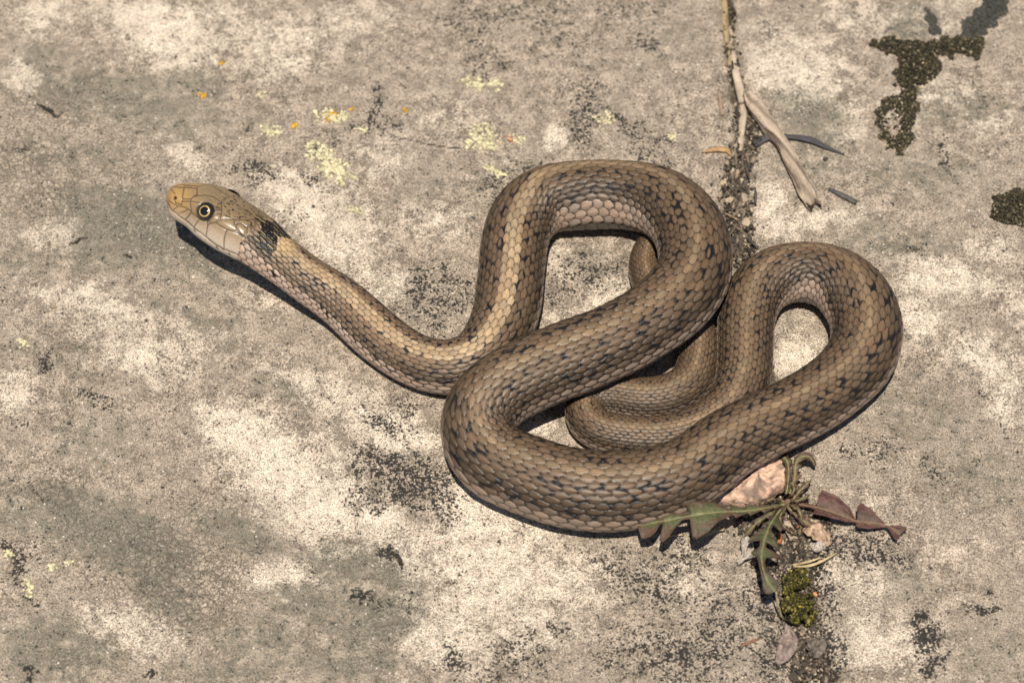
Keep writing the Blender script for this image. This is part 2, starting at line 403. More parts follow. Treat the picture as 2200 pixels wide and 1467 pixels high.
def rock_material():
    k = NT('weathered_rock')
    P = k.n('ShaderNodeTexCoord').outputs['Object']
    A = k.attr('MaskA'); B = k.attr('MaskB')
    sa = k.n('ShaderNodeSeparateColor'); k.put(sa.inputs[0], A.outputs['Color'])
    sb = k.n('ShaderNodeSeparateColor'); k.put(sb.inputs[0], B.outputs['Color'])
    W, G, K, Pk = sa.outputs[0], sa.outputs[1], sa.outputs[2], A.outputs['Alpha']
    L, AR, D = sb.outputs[0], sb.outputs[1], sb.outputs[2]
    n_fine = k.noise(P, 1500, 2, 0.65)
    n_fine2 = k.noise(P, 2300, 2, 0.7)
    n_mic = k.noise(P, 4600, 1, 0.6)
    n_med = k.noise(P, 260, 5, 0.68)
    n_med2 = k.noise(P, 420, 4, 0.66, 0.4)
    n_big = k.noise(P, 55, 3, 0.6)
    c0 = lambda n, g: k.math('MULTIPLY', k.math('SUBTRACT', n, 0.5), g)
    add = lambda *v: v[0] if len(v) == 1 else k.math('ADD', v[0], add(*v[1:]))
    base = k.mix(k.rng(add(n_med, c0(n_fine, 0.7), c0(n_fine2, 0.6)), 0.34, 0.64), (0.205, 0.172, 0.135), (0.48, 0.398, 0.318))
    base = k.mix(k.rng(n_big, 0.40, 0.62), base, k.mix(0.5, base, (0.36, 0.305, 0.245)))
    peach = k.rng(add(Pk, c0(n_med, 1.6), c0(n_fine, 1.4)), 0.40, 1.1, 0, 0.65)
    base = k.mix(peach, base, (0.49, 0.375, 0.30))
    gf = k.rng(add(G, c0(n_med2, 1.8), c0(n_fine, 1.6), c0(n_fine2, 1.6)), 0.25, 0.80, 0, 0.88)
    base = k.mix(gf, base, k.mix(k.rng(n_fine, .36, .66), (0.135, 0.128, 0.10), (0.255, 0.235, 0.187)))
    wf = k.rng(add(W, c0(n_med, 1.7), c0(n_fine, 1.0), c0(n_fine2, 1.2)), 0.12, 1.02, 0, 0.95)
    base = k.mix(wf, base, k.mix(k.rng(n_med2, .4, .6), (0.78, 0.69, 0.56), (0.68, 0.58, 0.475)))
    # mineral grain
    grain = k.math('MULTIPLY_ADD', add(c0(n_mic, 1.0), c0(n_fine2, 0.6)), 2.1, 1.0)
    gc = k.n('ShaderNodeCombineColor')
    for i in range(3): k.put(gc.inputs[i], grain)
    base = k.mix(1.0, base, gc.outputs[0], 'MULTIPLY')
    pit = k.rng(n_fine2, 0.60, 0.68, 0, 0.7)
    base = k.mix(pit, base, (0.085, 0.075, 0.06))
    v1 = k.vor(P, 900)
    sv = k.n('ShaderNodeSeparateColor'); k.put(sv.inputs[0], v1.outputs['Color'])
    rust = k.math('MULTIPLY', k.math('GREATER_THAN', sv.outputs[0], 0.965), k.rng(v1.outputs['Distance'], 0.10, 0.5, 0.4, 0))
    base = k.mix(rust, base, (0.22, 0.11, 0.07))
    glint = k.math('MULTIPLY', k.math('GREATER_THAN', sv.outputs[1], 0.86), k.rng(v1.outputs['Distance'], 0.05, 0.26, 0.9, 0))  # mica glints painted as white dots into the base colour
    base = k.mix(glint, base, (0.84, 0.79, 0.70))
    # black crust lichen, granular, plus painted shade beside the lower crack
    v2 = k.vor(P, 2500)
    sv2 = k.n('ShaderNodeSeparateColor'); k.put(sv2.inputs[0], v2.outputs['Color'])
    kf = k.rng(add(k.math('MULTIPLY', K, 0.92), c0(n_med2, 2.3), c0(sv2.outputs[0], 1.1), c0(n_fine, 1.6)), 0.52, 0.84, 0, 0.95)
    base = k.mix(kf, base, k.mix(n_mic, (0.012, 0.012, 0.0125), (0.042, 0.041, 0.039)))
    # cracked areoles
    v3 = k.vor(k.mix(0.0006, P, k.noise(P, 900, 2, .5, col=True)), 640, 'DISTANCE_TO_EDGE')
    edge = k.rng(v3.outputs['Distance'], 0.02, 0.13, 1, 0)
    arm = k.math('MULTIPLY', k.rng(add(AR, c0(n_med, 2.2), c0(n_fine, 1.2)), 0.25, 0.8), edge)
    base = k.mix(k.math('MULTIPLY', arm, 0.6), base, (0.10, 0.088, 0.07))
    # soil in the crevice and hairline cracks
    base = k.mix(k.rng(add(D, c0(n_fine, 1.6), c0(n_med, 1.6)), 0.35, 0.8, 0, 0.9), base, k.mix(n_fine2, (0.035, 0.03, 0.026), (0.17, 0.14, 0.105)))
    base = k.mix(k.rng(add(L, c0(n_fine, 1.8), c0(n_fine2, 1.2)), 0.35, 0.75), base, (0.04, 0.035, 0.03))
    k.put(k.b.inputs['Base Color'], base)
    k.b.inputs['Roughness'].default_value = 0.82
    k.b.inputs['Specular IOR Level'].default_value = 0.12
    h = add(k.math('MULTIPLY', n_fine, 1.2), k.math('MULTIPLY', n_mic, 0.5), k.math('MULTIPLY', v3.outputs['Distance'], k.math('MULTIPLY', AR, 1.5)))
    k.put(k.b.inputs['Normal'], k.bump(h, 0.0008, 0.95))
    return k.m


ground = link('rock_ground', build_ground(), rock_material())
tag(ground, 'pale weathered rock slab mottled with grey, cream and black lichen crust', 'rock', kind='structure')

# ------------------------------------------------------------------ the snake
# centre line in photo pixels: x, y, half width, height of the centre above the rock
CTRL = [(357, 424, 30, 138), (367, 424, 34, 137), (390, 433, 44, 136), (430, 446, 56, 134), (463, 465, 62, 131), (502, 489, 63.5, 128), (537, 509, 60.5, 122), (567, 531, 55, 116), (590, 550, 51, 111),
        (620, 572, 48.5, 103), (670, 608, 49, 88), (730, 648, 53, 64), (785, 697, 55, 55), (843, 745, 55, 49), (905, 779, 56, 50), (968, 789, 58, 52), (1022, 772, 61, 54), (1062, 730, 65, 57), (1086, 675, 69, 60), (1096, 610, 70, 62), (1102, 545, 69, 62),
        (1112, 495, 69, 62), (1136, 455, 71, 64), (1172, 432, 74, 66), (1220, 424, 76, 68), (1275, 421, 77, 70), (1350, 422, 77, 76), (1420, 438, 77, 92), (1467, 475, 76, 110), (1491, 525, 77, 122), (1494, 570, 78, 130), (1472, 622, 78, 138), (1404, 684, 78, 142), (1318, 733, 78, 138),
        (1215, 774, 80, 128), (1120, 814, 80, 120), (1056, 856, 79, 108), (1028, 908, 78, 92), (1036, 955, 79, 80), (1064, 990, 81, 74), (1115, 1014, 84, 74), (1193, 1041, 85, 75), (1280, 1055, 85, 76), (1355, 1053, 84, 76), (1432, 1036, 81, 78), (1497, 1004, 76, 82), (1567, 953, 73, 86), (1647, 911, 71, 82),
        (1748, 860, 70, 68), (1813, 812, 71, 64), (1853, 760, 73, 65), (1862, 704, 75, 66), (1842, 648, 75, 66), (1796, 604, 71, 63), (1735, 587, 67, 60), (1668, 596, 64, 57), (1622, 634, 61, 54), (1602, 700, 59, 52), (1600, 775, 58, 51), (1589, 838, 56, 49), (1550, 893, 53, 47), (1490, 925, 50, 44),
        (1420, 940, 47, 42), (1345, 937, 45, 40), (1292, 926, 43, 38), (1259, 897, 42, 37), (1262, 862, 42, 37), (1302, 848, 43, 38), (1365, 856, 45, 39), (1430, 852, 46, 40), (1482, 823, 45, 40), (1501, 772, 43, 38), (1500, 727, 42, 37), (1478, 692, 40, 35), (1436, 657, 38, 33), (1400, 620, 36, 32), (1385, 578, 34, 30), (1394, 536, 32, 28),
        (1420, 508, 27, 25), (1450, 502, 20, 20), (1478, 522, 13, 14), (1490, 552, 5, 8)]


def cspline(t, y, q):
    n = len(t); h = np.diff(t)
    A = np.zeros((n, n)); r = np.zeros(n)
    A[0, 0] = A[-1, -1] = 1
    for i in range(1, n - 1):
        A[i, i - 1] = h[i - 1]; A[i, i] = 2 * (h[i - 1] + h[i]); A[i, i + 1] = h[i]
        r[i] = 3 * ((y[i + 1] - y[i]) / h[i] - (y[i] - y[i - 1]) / h[i - 1])
    c = np.linalg.solve(A, r)
    k = np.clip(np.searchsorted(t, q) - 1, 0, n - 2)
    d = q - t[k]
    b = (y[k + 1] - y[k]) / h[k] - h[k] * (2 * c[k] + c[k + 1]) / 3
    return y[k] + b * d + c[k] * d * d + (c[k + 1] - c[k]) / (3 * h[k]) * d ** 3


def gsm(y, sig):
    n = int(sig * 3)
    k = np.exp(-0.5 * (np.arange(-n, n + 1) / sig) ** 2); k /= k.sum()
    yp = np.concatenate([2 * y[0] - y[1:n + 1][::-1], y, 2 * y[-1] - y[-n - 1:-1][::-1]])
    return np.convolve(yp, k, 'valid')


def snake_line():
    c = np.array(CTRL, float)
    t = np.concatenate([[0], np.cumsum(np.hypot(np.diff(c[:, 0]), np.diff(c[:, 1])))])
    q = np.arange(0, t[-1], 1.5)
    px = gsm(cspline(t, c[:, 0], q), 6); py = gsm(cspline(t, c[:, 1], q), 6)
    hw = gsm(np.interp(q, t, c[:, 2]), 12); z = gsm(np.interp(q, t, c[:, 3]), 16)
    P = unproj(px, py, z * U)
    dep = (P - CAM) @ FWD
    r = hw * dep * KX
    s = np.concatenate([[0], np.cumsum(np.linalg.norm(np.diff(P, axis=0), axis=1))])
    return s, P, r


NROW, ROWDEG = 21, 11.4
PER_U, PER_V, NVENT = 10, 13, 30


def z2px(lst, ox=320, oy=340, f=5.24):
    return [(ox + x / f, oy + y / f) for x, y in lst]


SEAMS = [z2px(l) for l in [
    [(212, 500), (250, 580), (335, 650), (415, 700), (510, 785), (640, 890), (760, 985), (850, 1035), (1000, 1085), (1090, 1100), (1190, 1085)],
    [(272, 585), (325, 545)], [(338, 632), (440, 578)], [(415, 688), (475, 610)], [(505, 775), (565, 690)], [(640, 885), (660, 740)], [(840, 1020), (845, 900), (875, 805)], [(1005, 1075), (1030, 1000), (1075, 940)],
    [(225, 480), (270, 515), (330, 540), (400, 555), (440, 578), (480, 605), (545, 668)], [(655, 742), (700, 735), (750, 725), (870, 803), (1005, 835), (1075, 885), (1140, 950)],
    [(238, 318), (300, 322), (400, 326), (470, 330), (542, 338)], [(262, 325), (250, 350), (275, 380), (292, 400)], [(398, 266), (398, 326), (382, 400), (375, 470), (362, 535)], [(375, 490), (420, 488), (468, 488)], [(292, 480), (300, 500), (355, 525)],
    [(552, 268), (540, 338), (546, 405), (500, 428)], [(380, 455), (440, 462), (475, 455), (500, 428)], [(470, 460), (462, 520), (475, 610)],
    [(500, 428), (560, 418), (640, 412), (720, 430), (790, 475), (818, 510), (820, 585), (812, 640), (790, 690), (750, 722)], [(468, 488), (530, 492), (590, 500)], [(730, 580), (820, 582)], [(745, 632), (805, 620)],
    [(640, 412), (700, 425)], [(818, 478), (870, 450), (925, 462), (1000, 520), (1080, 575), (1200, 648)], [(870, 450), (800, 395), (720, 330), (640, 285)], [(795, 688), (860, 680), (950, 684), (1060, 692), (1200, 682)], [(1200, 682), (1205, 630), (1120, 560)],
    [(955, 686), (968, 740), (1010, 825)], [(1105, 772), (1150, 768), (1195, 770), (1205, 690)], [(1195, 720), (1260, 700)], [(1100, 775), (1110, 820), (1082, 865)], [(1005, 838), (1060, 885)], [(1110, 780), (1050, 740), (970, 740)], [(1082, 865), (1130, 905), (1150, 900)], [(1200, 770), (1232, 865), (1205, 908)],
    [(655, 690), (690, 725)], [(650, 690), (660, 742)], [(1128, 960), (1118, 1030), (1140, 1090)], [(1140, 950), (1200, 910)], [(1040, 1100), (1046, 1135)], [(760, 1000), (775, 1035)], [(500, 800), (520, 830)], [(900, 1075), (915, 1110)],
]]
THICK = [z2px(l) for l in [[(1005, 838), (1075, 885), (1140, 950), (1200, 912)], [(1075, 942), (1035, 962)]]]
NAPE = z2px([(1190, 590), (1300, 590), (1420, 690), (1470, 780), (1440, 810), (1470, 900), (1465, 1030), (1400, 1110), (1300, 1085), (1235, 1030), (1240, 985), (1200, 930), (1150, 900), (1240, 870), (1290, 800), (1290, 740), (1210, 680)])
NAPE = [(x - 5, y - 2) for x, y in NAPE]
EYE_PX = (320 + 632 / 5.24, 340 + 600 / 5.24)
NOSTRIL = (320 + 293 / 5.24, 340 + 447 / 5.24)


def build_snake():
    s0, P0, r0 = snake_line()
    total = s0[-1]
    # head ends here
    c0 = unproj([548], [513], [121 * U])[0]
    sh = s0[np.argmin(np.linalg.norm(P0[:700] - c0, axis=1))]
    # lattice coordinate v along the body
    f = np.where(s0 > sh, 1.0 / (0.37 * r0), 0.0)
    f = np.where(s0 > sh, f, 0)
    v0 = np.concatenate([[0], np.cumsum(0.5 * (f[1:] + f[:-1]) * np.diff(s0))])
    vmax = v0[-1]
    nb = int(min(vmax, 235) * PER_V)
    vb = (np.arange(1, nb + 1)) / PER_V
    vb = vb[vb < vmax - 0.02]
    sb = np.interp(vb, v0[s0 >= sh - 1e-9], s0[s0 >= sh - 1e-9])
    q = np.linspace(0, 1, 26) ** 1.9 * 22 * U
    hs = np.concatenate([q, np.arange(q[-1] + 1.25 * U, sh + 0.2 * U, 1.25 * U)])
    sb = sb[sb > hs[-1] + 0.5 * U]
    s = np.concatenate([hs, sb])
    v = np.interp(s, s0, v0); v = np.where(s <= sh, 0.0, v)
    ctr = np.stack([np.interp(s, s0, P0[:, i]) for i in range(3)], 1)
    r = np.interp(s, s0, r0)
    r = r * (1 + 0.035 * (fbm(s / (95 * U), 0 * s, 91, 2) - .5) * sstep(sh, sh * 2, s))
    T0 = np.gradient(P0, s0, axis=0); T0 = np.stack([gsm(T0[:, i], 5) for i in range(3)], 1)
    T = np.stack([np.interp(s, s0, T0[:, i]) for i in range(3)], 1); T /= np.linalg.norm(T, axis=1)[:, None]
    keys = [(1100, 545, 0), (1136, 455, 8), (1172, 432, 22), (1275, 421, 36), (1420, 438, 24), (1491, 525, 6), (1472, 622, 0), (1853, 760, 0), (1842, 648, 14), (1796, 604, 28), (1735, 587, 34), (1668, 596, 16), (1602, 700, 0)]
    qx, qy, _ = proj(P0); last = 0; ks = [0.0]; kv = [0.0]
    for (kx, ky, kd) in keys:
        last = last + int(np.argmin(np.hypot(qx[last:last + 2200] - kx, qy[last:last + 2200] - ky)))
        ks.append(s0[last]); kv.append(kd)
    lean = np.tan(np.radians(np.interp(s, ks + [total], kv + [0])))
    up = np.stack([0 * lean, lean, 1 + 0 * lean], 1)
    D = up - T * (T * up).sum(1)[:, None]; D /= np.linalg.norm(D, axis=1)[:, None]
    Lr = np.cross(T, D)                                   # towards the right of travel (tailwards)
    side = -1 if np.mean(((CAM - ctr[40]) @ Lr[40])) < 0 else 1   # flank that faces the camera at the head
    roll = np.radians(np.interp(s / U, [0, sh / U, sh / U + 130, sh / U + 400], [32, 28, 9, 0]))
    D, Lr = D * np.cos(roll)[:, None] - side * Lr * np.sin(roll)[:, None], Lr * np.cos(roll)[:, None] + side * D * np.sin(roll)[:, None]
    # angles round the section, 0 = back line
    wid = np.array([10.2] * 6 + [11, 12.5, 14.5, 16.5])            # rows 1..10, wider low on the flank
    edges = np.concatenate([[0, 5.1], 5.1 + np.cumsum(wid)]); ue = np.concatenate([[0, .5], 0.5 + np.arange(1, 11)])
    half = edges[-1]
    ud = np.linspace(-NROW / 2, NROW / 2, NROW * PER_U + 1)
    th = np.concatenate([np.sign(ud) * np.interp(np.abs(ud), ue, edges), np.linspace(half, 360 - half, NVENT + 1)[1:-1]])
    u = np.concatenate([ud, NROW / 2 + (np.linspace(0, 2, NVENT + 1)[1:-1]) + 0.02])               # beyond +-10.5: belly
    nth = len(th); ns = len(s)
    tr = np.radians(th)
    hd = 1 - sstep(sh * 0.72, sh * 1.35, s)               # 1 on the head, 0 on the body
    nexp = 2.08 + 0.42 * hd
    aw = (1.03 + 0.06 * hd); bu = 0.97 - 0.10 * hd; bl = 0.90 - 0.12 * hd
    st, ct = np.sin(tr), np.cos(tr)
    sx = np.sign(st)[None] * np.abs(st)[None] ** (2 / nexp[:, None])
    cy = np.sign(ct)[None] * np.abs(ct)[None] ** (2 / nexp[:, None])
    tip = np.sqrt(np.clip(1 - (1 - np.clip(s / (30 * U), 0, 1)) ** 2.2, 0, 1)) ** 0.9
    tip = np.maximum(tip, 0.012)
    lat = sx * (aw * r * tip)[:, None]
    # head: jaw line bulges, brow ridge over the eye
    ver = np.where(ct[None] > 0, cy * (bu * r * tip)[:, None], cy * (bl * r * tip)[:, None])
    eyes = np.interp(EYE_PX[0] + 8, np.interp(s0, s0, proj(P0)[0])[:700], s0[:700])
    brow = np.exp(-((s - eyes) / (42 * U)) ** 2)[:, None] * np.exp(-((np.abs(th) - 44) / 15) ** 2)[None]
    lat = lat * (1 + 0.05 * brow); ver = ver + brow * 2.6 * U
    # loreal hollow before the eye
    lor = np.exp(-((s - eyes + 46 * U) / (26 * U)) ** 2)[:, None] * np.exp(-((np.abs(th) - 74) / 18) ** 2)[None]
    lat = lat * (1 - 0.07 * lor)
    dirv = lat[..., None] * Lr[:, None, :] + ver[..., None] * D[:, None, :]
    V = ctr[:, None, :] + dirv
    nrm = dirv / (np.linalg.norm(dirv, axis=2, keepdims=True) + 1e-12)

    # -------- scale lattice on the body
    vv = np.broadcast_to(v[:, None], (ns, nth)); uu = np.broadcast_to(u[None], (ns, nth))
    body = (s > sh)[:, None] & np.ones((1, nth), bool)
    dorsal = np.abs(uu) <= NROW / 2
    j0 = np.round(uu)
    bestH = np.full((ns, nth), -1.0); bestQ = np.full((ns, nth), 1.0); bestB = np.zeros((ns, nth)); bestA = np.zeros((ns, nth))
    bestI = np.zeros((ns, nth)); bestJ = np.zeros((ns, nth)); seam = np.full((ns, nth), 9.0)
    cand = []
    for dj in (-1, 0, 1):
        J = j0 + dj
        off = 0.5 * (np.abs(J) % 2)
        Wh = np.where(np.abs(J) > 4, 0.545, 0.57) + 0.015 * np.sin(J * 1.7)
        Wh = np.where(np.abs(J) >= 8, 0.60, Wh)
        i0 = np.round(vv - off)
        valid = np.abs(J) <= 10
        for di in (-1, 0, 1):
            I = i0 + di
            jit = (hsh(I, J, 3) - 0.5) * 0.07
            b = (vv - I - off + jit) / 0.645
            a = (uu - J + (hsh(I, J, 4) - 0.5) * 0.06) / Wh
            pe = np.where(b > 0, 1.75, 2.0)
            qv = np.abs(a) ** np.where(np.abs(J) >= 8, 2.0, 1.65) + np.abs(b) ** pe
            H = 0.62 * (b + 1) / 2 + 0.50 * np.clip(1 - qv, 0, 1) ** 0.4 + 0.13 * np.exp(-(a / 0.12) ** 2) * np.clip(1 - qv, 0, 1) ** 0.3 * (np.abs(J) < 9.5)
            ins = (qv < 1) & valid
            m = ins & (H > bestH)
            bestH = np.where(m, H, bestH); bestQ = np.where(m, qv, bestQ); bestB = np.where(m, b, bestB); bestA = np.where(m, a, bestA)
            bestI = np.where(m, I, bestI); bestJ = np.where(m, J, bestJ)
            cand.append((qv, b, valid))
    for qv, b, valid in cand:
        near = np.where(valid & (qv >= 1) & (b > bestB - 0.15), qv - 1, 9.0)
        seam = np.minimum(seam, near)
    gap = (bestH < 0)
    H = np.where(gap, -0.25, bestH)
    # belly plates
    fb = np.mod(vv + 0.12 * (np.abs(uu) - 10.5), 1.0)
    Hv = 0.25 + 0.75 * fb ** 0.8
    H = np.where(dorsal, H, Hv)
    fade = sstep(sh, sh + 30 * U, s)[:, None]
    amp = (0.046 * r)[:, None] * np.where(dorsal, 1.0, 0.8)
    tailfade = np.clip((total - s) / (20 * U), 0, 1)[:, None]
    disp = np.where(body, (H - 0.45) * amp * tailfade, 0.0)

    # -------- head seams, measured on the visible side and mirrored
    idx_m = np.zeros(nth, int)
    for k in range(nth):
        idx_m[k] = np.argmin(np.abs(np.mod(th + th[k] + 180, 360) - 180))
    flat = V.reshape(-1, 3)
    px, py, _ = proj(flat); px = px.reshape(ns, nth); py = py.reshape(ns, nth)
    vis = (np.sign(np.mod(th + 180, 360) - 180) == side) | (th == 0)
    MX = np.where(vis[None], px, px[:, idx_m]); MY = np.where(vis[None], py, py[:, idx_m])
    hr = s < sh + 110 * U
    hx = MX[hr] + 1.6 * (vnoise(MX[hr] / 9, MY[hr] / 9, 7) - .5); hy = MY[hr] + 1.6 * (vnoise(MX[hr] / 9, MY[hr] / 9, 8) - .5)
    sd = np.full(hx.shape, 1e3)
    for pl in SEAMS:
        sd = np.minimum(sd, seg_dist(hx, hy, pl)[0])
    tk = np.full(hx.shape, 1e3)
    for pl in THICK:
        tk = np.minimum(tk, seg_dist(hx, hy, pl)[0])
    upper = (np.abs(np.mod(th + 180, 360) - 180) < 122)[None]
    sd = np.where(upper, sd, 1e3)
    hz = (1 - sstep(sh - 3 * U, sh + 4 * U, s[hr]))[:, None]
    groove = np.exp(-(sd / 2.0) ** 2) * hz
    disp[hr] -= groove * 1.3 * U
    disp[hr] += hz * 0.55 * U * (1 - np.exp(-(sd / 7.0) ** 2))
    nd = np.hypot(hx - NOSTRIL[0], hy - NOSTRIL[1]); nost = np.exp(-(nd / 4.0) ** 4) * hz
    disp[hr] -= nost * 4.5 * U
    ed = np.hypot(hx - EYE_PX[0], hy - EYE_PX[1])
    disp[hr] -= np.exp(-(ed / 19) ** 6) * 3.2 * U * hz
    disp[hr] += np.exp(-((ed - 24) / 4.0) ** 2) * 1.1 * U * hz

    # -------- colours (albedo)
    lin = lambda r_, g_, b_: np.array([r_, g_, b_])
    au = np.abs(uu)
    brown = lin(.110, .072, .044); brown2 = lin(.060, .041, .026)
    stripe = lin(.345, .25, .152); pale = lin(.345, .26, .205); belly = lin(.22, .20, .16)
    hr1 = hsh(bestI, bestJ, 15); hr2 = hsh(bestI, bestJ, 16)
    sx_ = s / U
    col = brown[None, None] + (brown2 - brown)[None, None] * sstep(2.0, 6.0, au)[..., None]
    front = (1 - sstep(700, 1500, sx_))[:, None]            # paler, yellower towards the neck
    neck = (1 - sstep(450, 1000, sx_))[:, None]
    col = col * (1 + 0.42 * neck[..., None]) * (1 + (0.08 * front)[..., None] * np.array([1, 1.0, 1.0]))
    stf = (1 - sstep(0.5 + 0.6 * front, 1.3 + 0.9 * front, np.abs(bestJ) + 0.25 * (np.abs(uu) - np.abs(bestJ)))) * (0.32 + 0.60 * (1 - sstep(800, 1700, sx_)))[:, None] * (0.7 + 0.5 * hsh(bestI, bestJ, 17))
    col = col * (1 - stf[..., None]) + stripe * stf[..., None]
    plf = sstep(6.3 - 0.8 * neck, 8.6 - 1.2 * neck, np.abs(bestJ)) * (0.78 + 0.2 * neck)
    pale = pale * (1 + 0.15 * neck[..., None])
    col = col * (1 - plf[..., None]) + pale * plf[..., None]
    col = col * (0.87 + 0.26 * hr1)[..., None]
    col = col * (1 + 0.10 * (hr2 - .5)[..., None] * np.array([1, 0, -1]))
    # a lighter keel, glints painted along the rim, darker root of each scale
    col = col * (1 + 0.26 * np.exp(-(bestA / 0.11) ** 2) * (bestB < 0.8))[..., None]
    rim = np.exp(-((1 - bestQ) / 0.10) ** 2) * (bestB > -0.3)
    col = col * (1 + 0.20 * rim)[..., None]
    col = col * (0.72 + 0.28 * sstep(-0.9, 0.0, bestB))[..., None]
    streak = vnoise(uu * 5 + 100, vv * 1.5, 33)
    col = col * (0.80 + 0.40 * vnoise(uu * 8 + 60, vv * 2.0, 35))[..., None]
    # black spots in alternating rows, they fill the skin and the margins of the scales
    rng = np.random.RandomState(4)
    spot = np.zeros((ns, nth))
    rowstart = np.searchsorted(v, np.arange(0, vmax + 3))
    for sg in (-1, 1):
        for row, (uc, per, sc) in enumerate(((2.2, 1.45, 1.0), (4.4, 1.6, 1.0), (6.5, 1.5, .95))):
            vp = rng.rand() * 2 + row
            while vp < vmax - 6:
                k0 = np.searchsorted(v, vp - 2.2); k1 = np.searchsorted(v, vp + 2.2)
                uq = sg * (uc + rng.normal() * 0.4); st_ = sc * rng.uniform(0.45, 1.4)
                du_ = rng.uniform(.55, 1.05); dv_ = rng.uniform(.36, .66)
                if k1 > k0:
                    g = st_ * np.exp(-((uu[k0:k1] - uq) / du_) ** 2 - ((vv[k0:k1] - vp) / dv_) ** 2)
                    spot[k0:k1] = np.maximum(spot[k0:k1], g)
                vp += per * rng.uniform(0.7, 1.3)
    spot *= (0.75 + 0.25 * (1 - sstep(3600, 4600, sx_)))[:, None] * (1 - 0.35 * sstep(4200, 5000, sx_))[:, None]
    edge_in = 1 - bestQ
    dark = sstep(0.0, 0.16, spot * 0.85 - edge_in - 0.12 + 0.10 * (streak - .5)) * (spot > 0.12)
    skin = np.where(gap, 1.0, 0.0)
    lw = 0.25 + 0.28 * sstep(2, 6, au) * (1 - 0.6 * sstep(7.5, 9, au)) + 0.55 * spot
    line = 1 - sstep(lw * 0.55, lw * 1.25, seam)
    lines = np.clip(np.maximum(skin, 0.86 * line), 0, 1)
    ink = lin(.009, .0082, .0085); skinc = lin(.020, .0145, .0105)
    col = col * (1 - lines[..., None]) + skinc * lines[..., None]
    col = col * (1 - dark[..., None]) + ink * dark[..., None]
    # belly
    vl = 1 - sstep(0.03, 0.09, np.minimum(fb, 1 - fb * 0.6))
    bc = belly * (0.9 + 0.2 * hsh(np.floor(vv), np.sign(uu) * 0 + 1, 5))[..., None]
    bc = bc * (1 - 0.75 * vl)[..., None]
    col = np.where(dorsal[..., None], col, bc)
    bnd = np.exp(-((au - 10.55) / 0.10) ** 2)
    col = col * (1 - 0.7 * bnd * (s > sh)[:, None])[..., None]

    # head colours
    def hmix(c, tgt, f): return c * (1 - f[..., None]) + np.asarray(tgt) * f[..., None]
    hc = np.zeros(hx.shape + (3,)) + lin(.225, .163, .095)
    axx = (hx - 357) * 0.9 + (hy - 424) * 0.43; per = -(hx - 357) * 0.43 + (hy - 424) * 0.9   # along, across (down = +)
    hc = hmix(hc, lin(.41, .325, .245), sstep(3, 32, per - 0.0 * axx))
    hc = hmix(hc, lin(.50, .43, .345), sstep(24, 46, per))
    hc = hmix(hc, lin(.37, .225, .085), (1 - sstep(18, 75, axx)) * (1 - sstep(2, 24, per)) * 0.9)
    hc = hmix(hc, lin(.155, .105, .058), sstep(95, 190, axx) * (1 - sstep(-45, -8, per)) * 0.7)
    hc = hmix(hc, lin(.40, .38, .30), (1 - upper.astype(float)) * np.ones_like(hx))
    sp = fbm(hx / 5.5 * 0.9 + hy / 5.5 * 0.43, (-hx * 0.43 + hy * 0.9) / 2.2, 55, 3)
    hc = hmix(hc, ink, sstep(0.60, 0.68, sp) * sstep(60, 130, axx) * (1 - sstep(-22, 0, per)) * 0.9)
    hc = hc * (0.93 + 0.14 * fbm(hx / 7, hy / 7, 57, 3))[..., None]
    sw = 0.85 + 0.5 * vnoise(hx / 14, hy / 14, 58)
    hc = hmix(hc, lin(.075, .050, .033), (1 - sstep(sw * 0.5, sw * 1.7, sd)) * 0.85)
    hc = hmix(hc, ink, 1 - sstep(1.4, 3.0, tk))
    hc = hmix(hc, lin(.012, .010, .009), nost)
    hc = hmix(hc, lin(.020, .014, .010), np.exp(-(ed / 20.5) ** 10))
    col[hr] = hc * hz[..., None] + col[hr] * (1 - hz[..., None])
    nap = in_poly(hx + 5 * (vnoise(hx / 8, hy / 8, 60) - .5), hy + 5 * (vnoise(hx / 8, hy / 8, 61) - .5), NAPE)
    q_ = bestQ[hr]; fleck = (np.abs(bestA[hr]) < .22) & (np.abs(bestB[hr]) < .6) & (hsh(bestI[hr], bestJ[hr], 19) > .35)
    napc = np.where(fleck[..., None], lin(.20, .145, .065), ink)
    col[hr] = np.where(nap[..., None], napc, col[hr])
    # yellow collar behind the black nape, white-tipped throat scales
    yc = np.exp(-((axx - 268) / 22) ** 2) * np.exp(-((per + 14) / 26) ** 2) * (~nap) * (1 - hz)
    col[hr] = hmix(col[hr], lin(.52, .37, .18), yc * 0.6 * (1 - lines[hr]))

    V = V + nrm * disp[..., None]
    # -------- faces
    a = np.arange(ns * nth).reshape(ns, nth)
    b = np.roll(a, -1, axis=1)
    F = np.stack([a[:-1], a[1:], b[1:], b[:-1]], -1).reshape(-1, 4)
    Vf = V.reshape(-1, 3)
    n0 = len(Vf)
    Vf = np.vstack([Vf, ctr[0] - T[0] * 0.3 * U, ctr[-1] + T[-1] * 4 * U])
    caps = np.vstack([np.stack([np.full(nth, n0), a[0], b[0]], 1), np.stack([np.full(nth, n0 + 1), b[-1], a[-1]], 1)])
    cf = np.vstack([col.reshape(-1, 3), col[0, 0], col[-1, 0]])
    gl = np.zeros((ns, nth)); gl[hr] = hz
    cf = np.hstack([cf, np.concatenate([gl.ravel(), [1, 0]])[:, None]])
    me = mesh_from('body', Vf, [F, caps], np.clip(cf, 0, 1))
    # eye frames: the surface point under the eye pixel, and its mirror
    head_rows = np.where(s < sh)[0]
    d2 = (px[head_rows] - EYE_PX[0]) ** 2 + (py[head_rows] - EYE_PX[1]) ** 2
    d2 = np.where(vis[None] & (np.abs(np.mod(th + 180, 360) - 180) < 110)[None], d2, 1e9)
    ri, ci = np.unravel_index(np.argmin(d2), d2.shape)
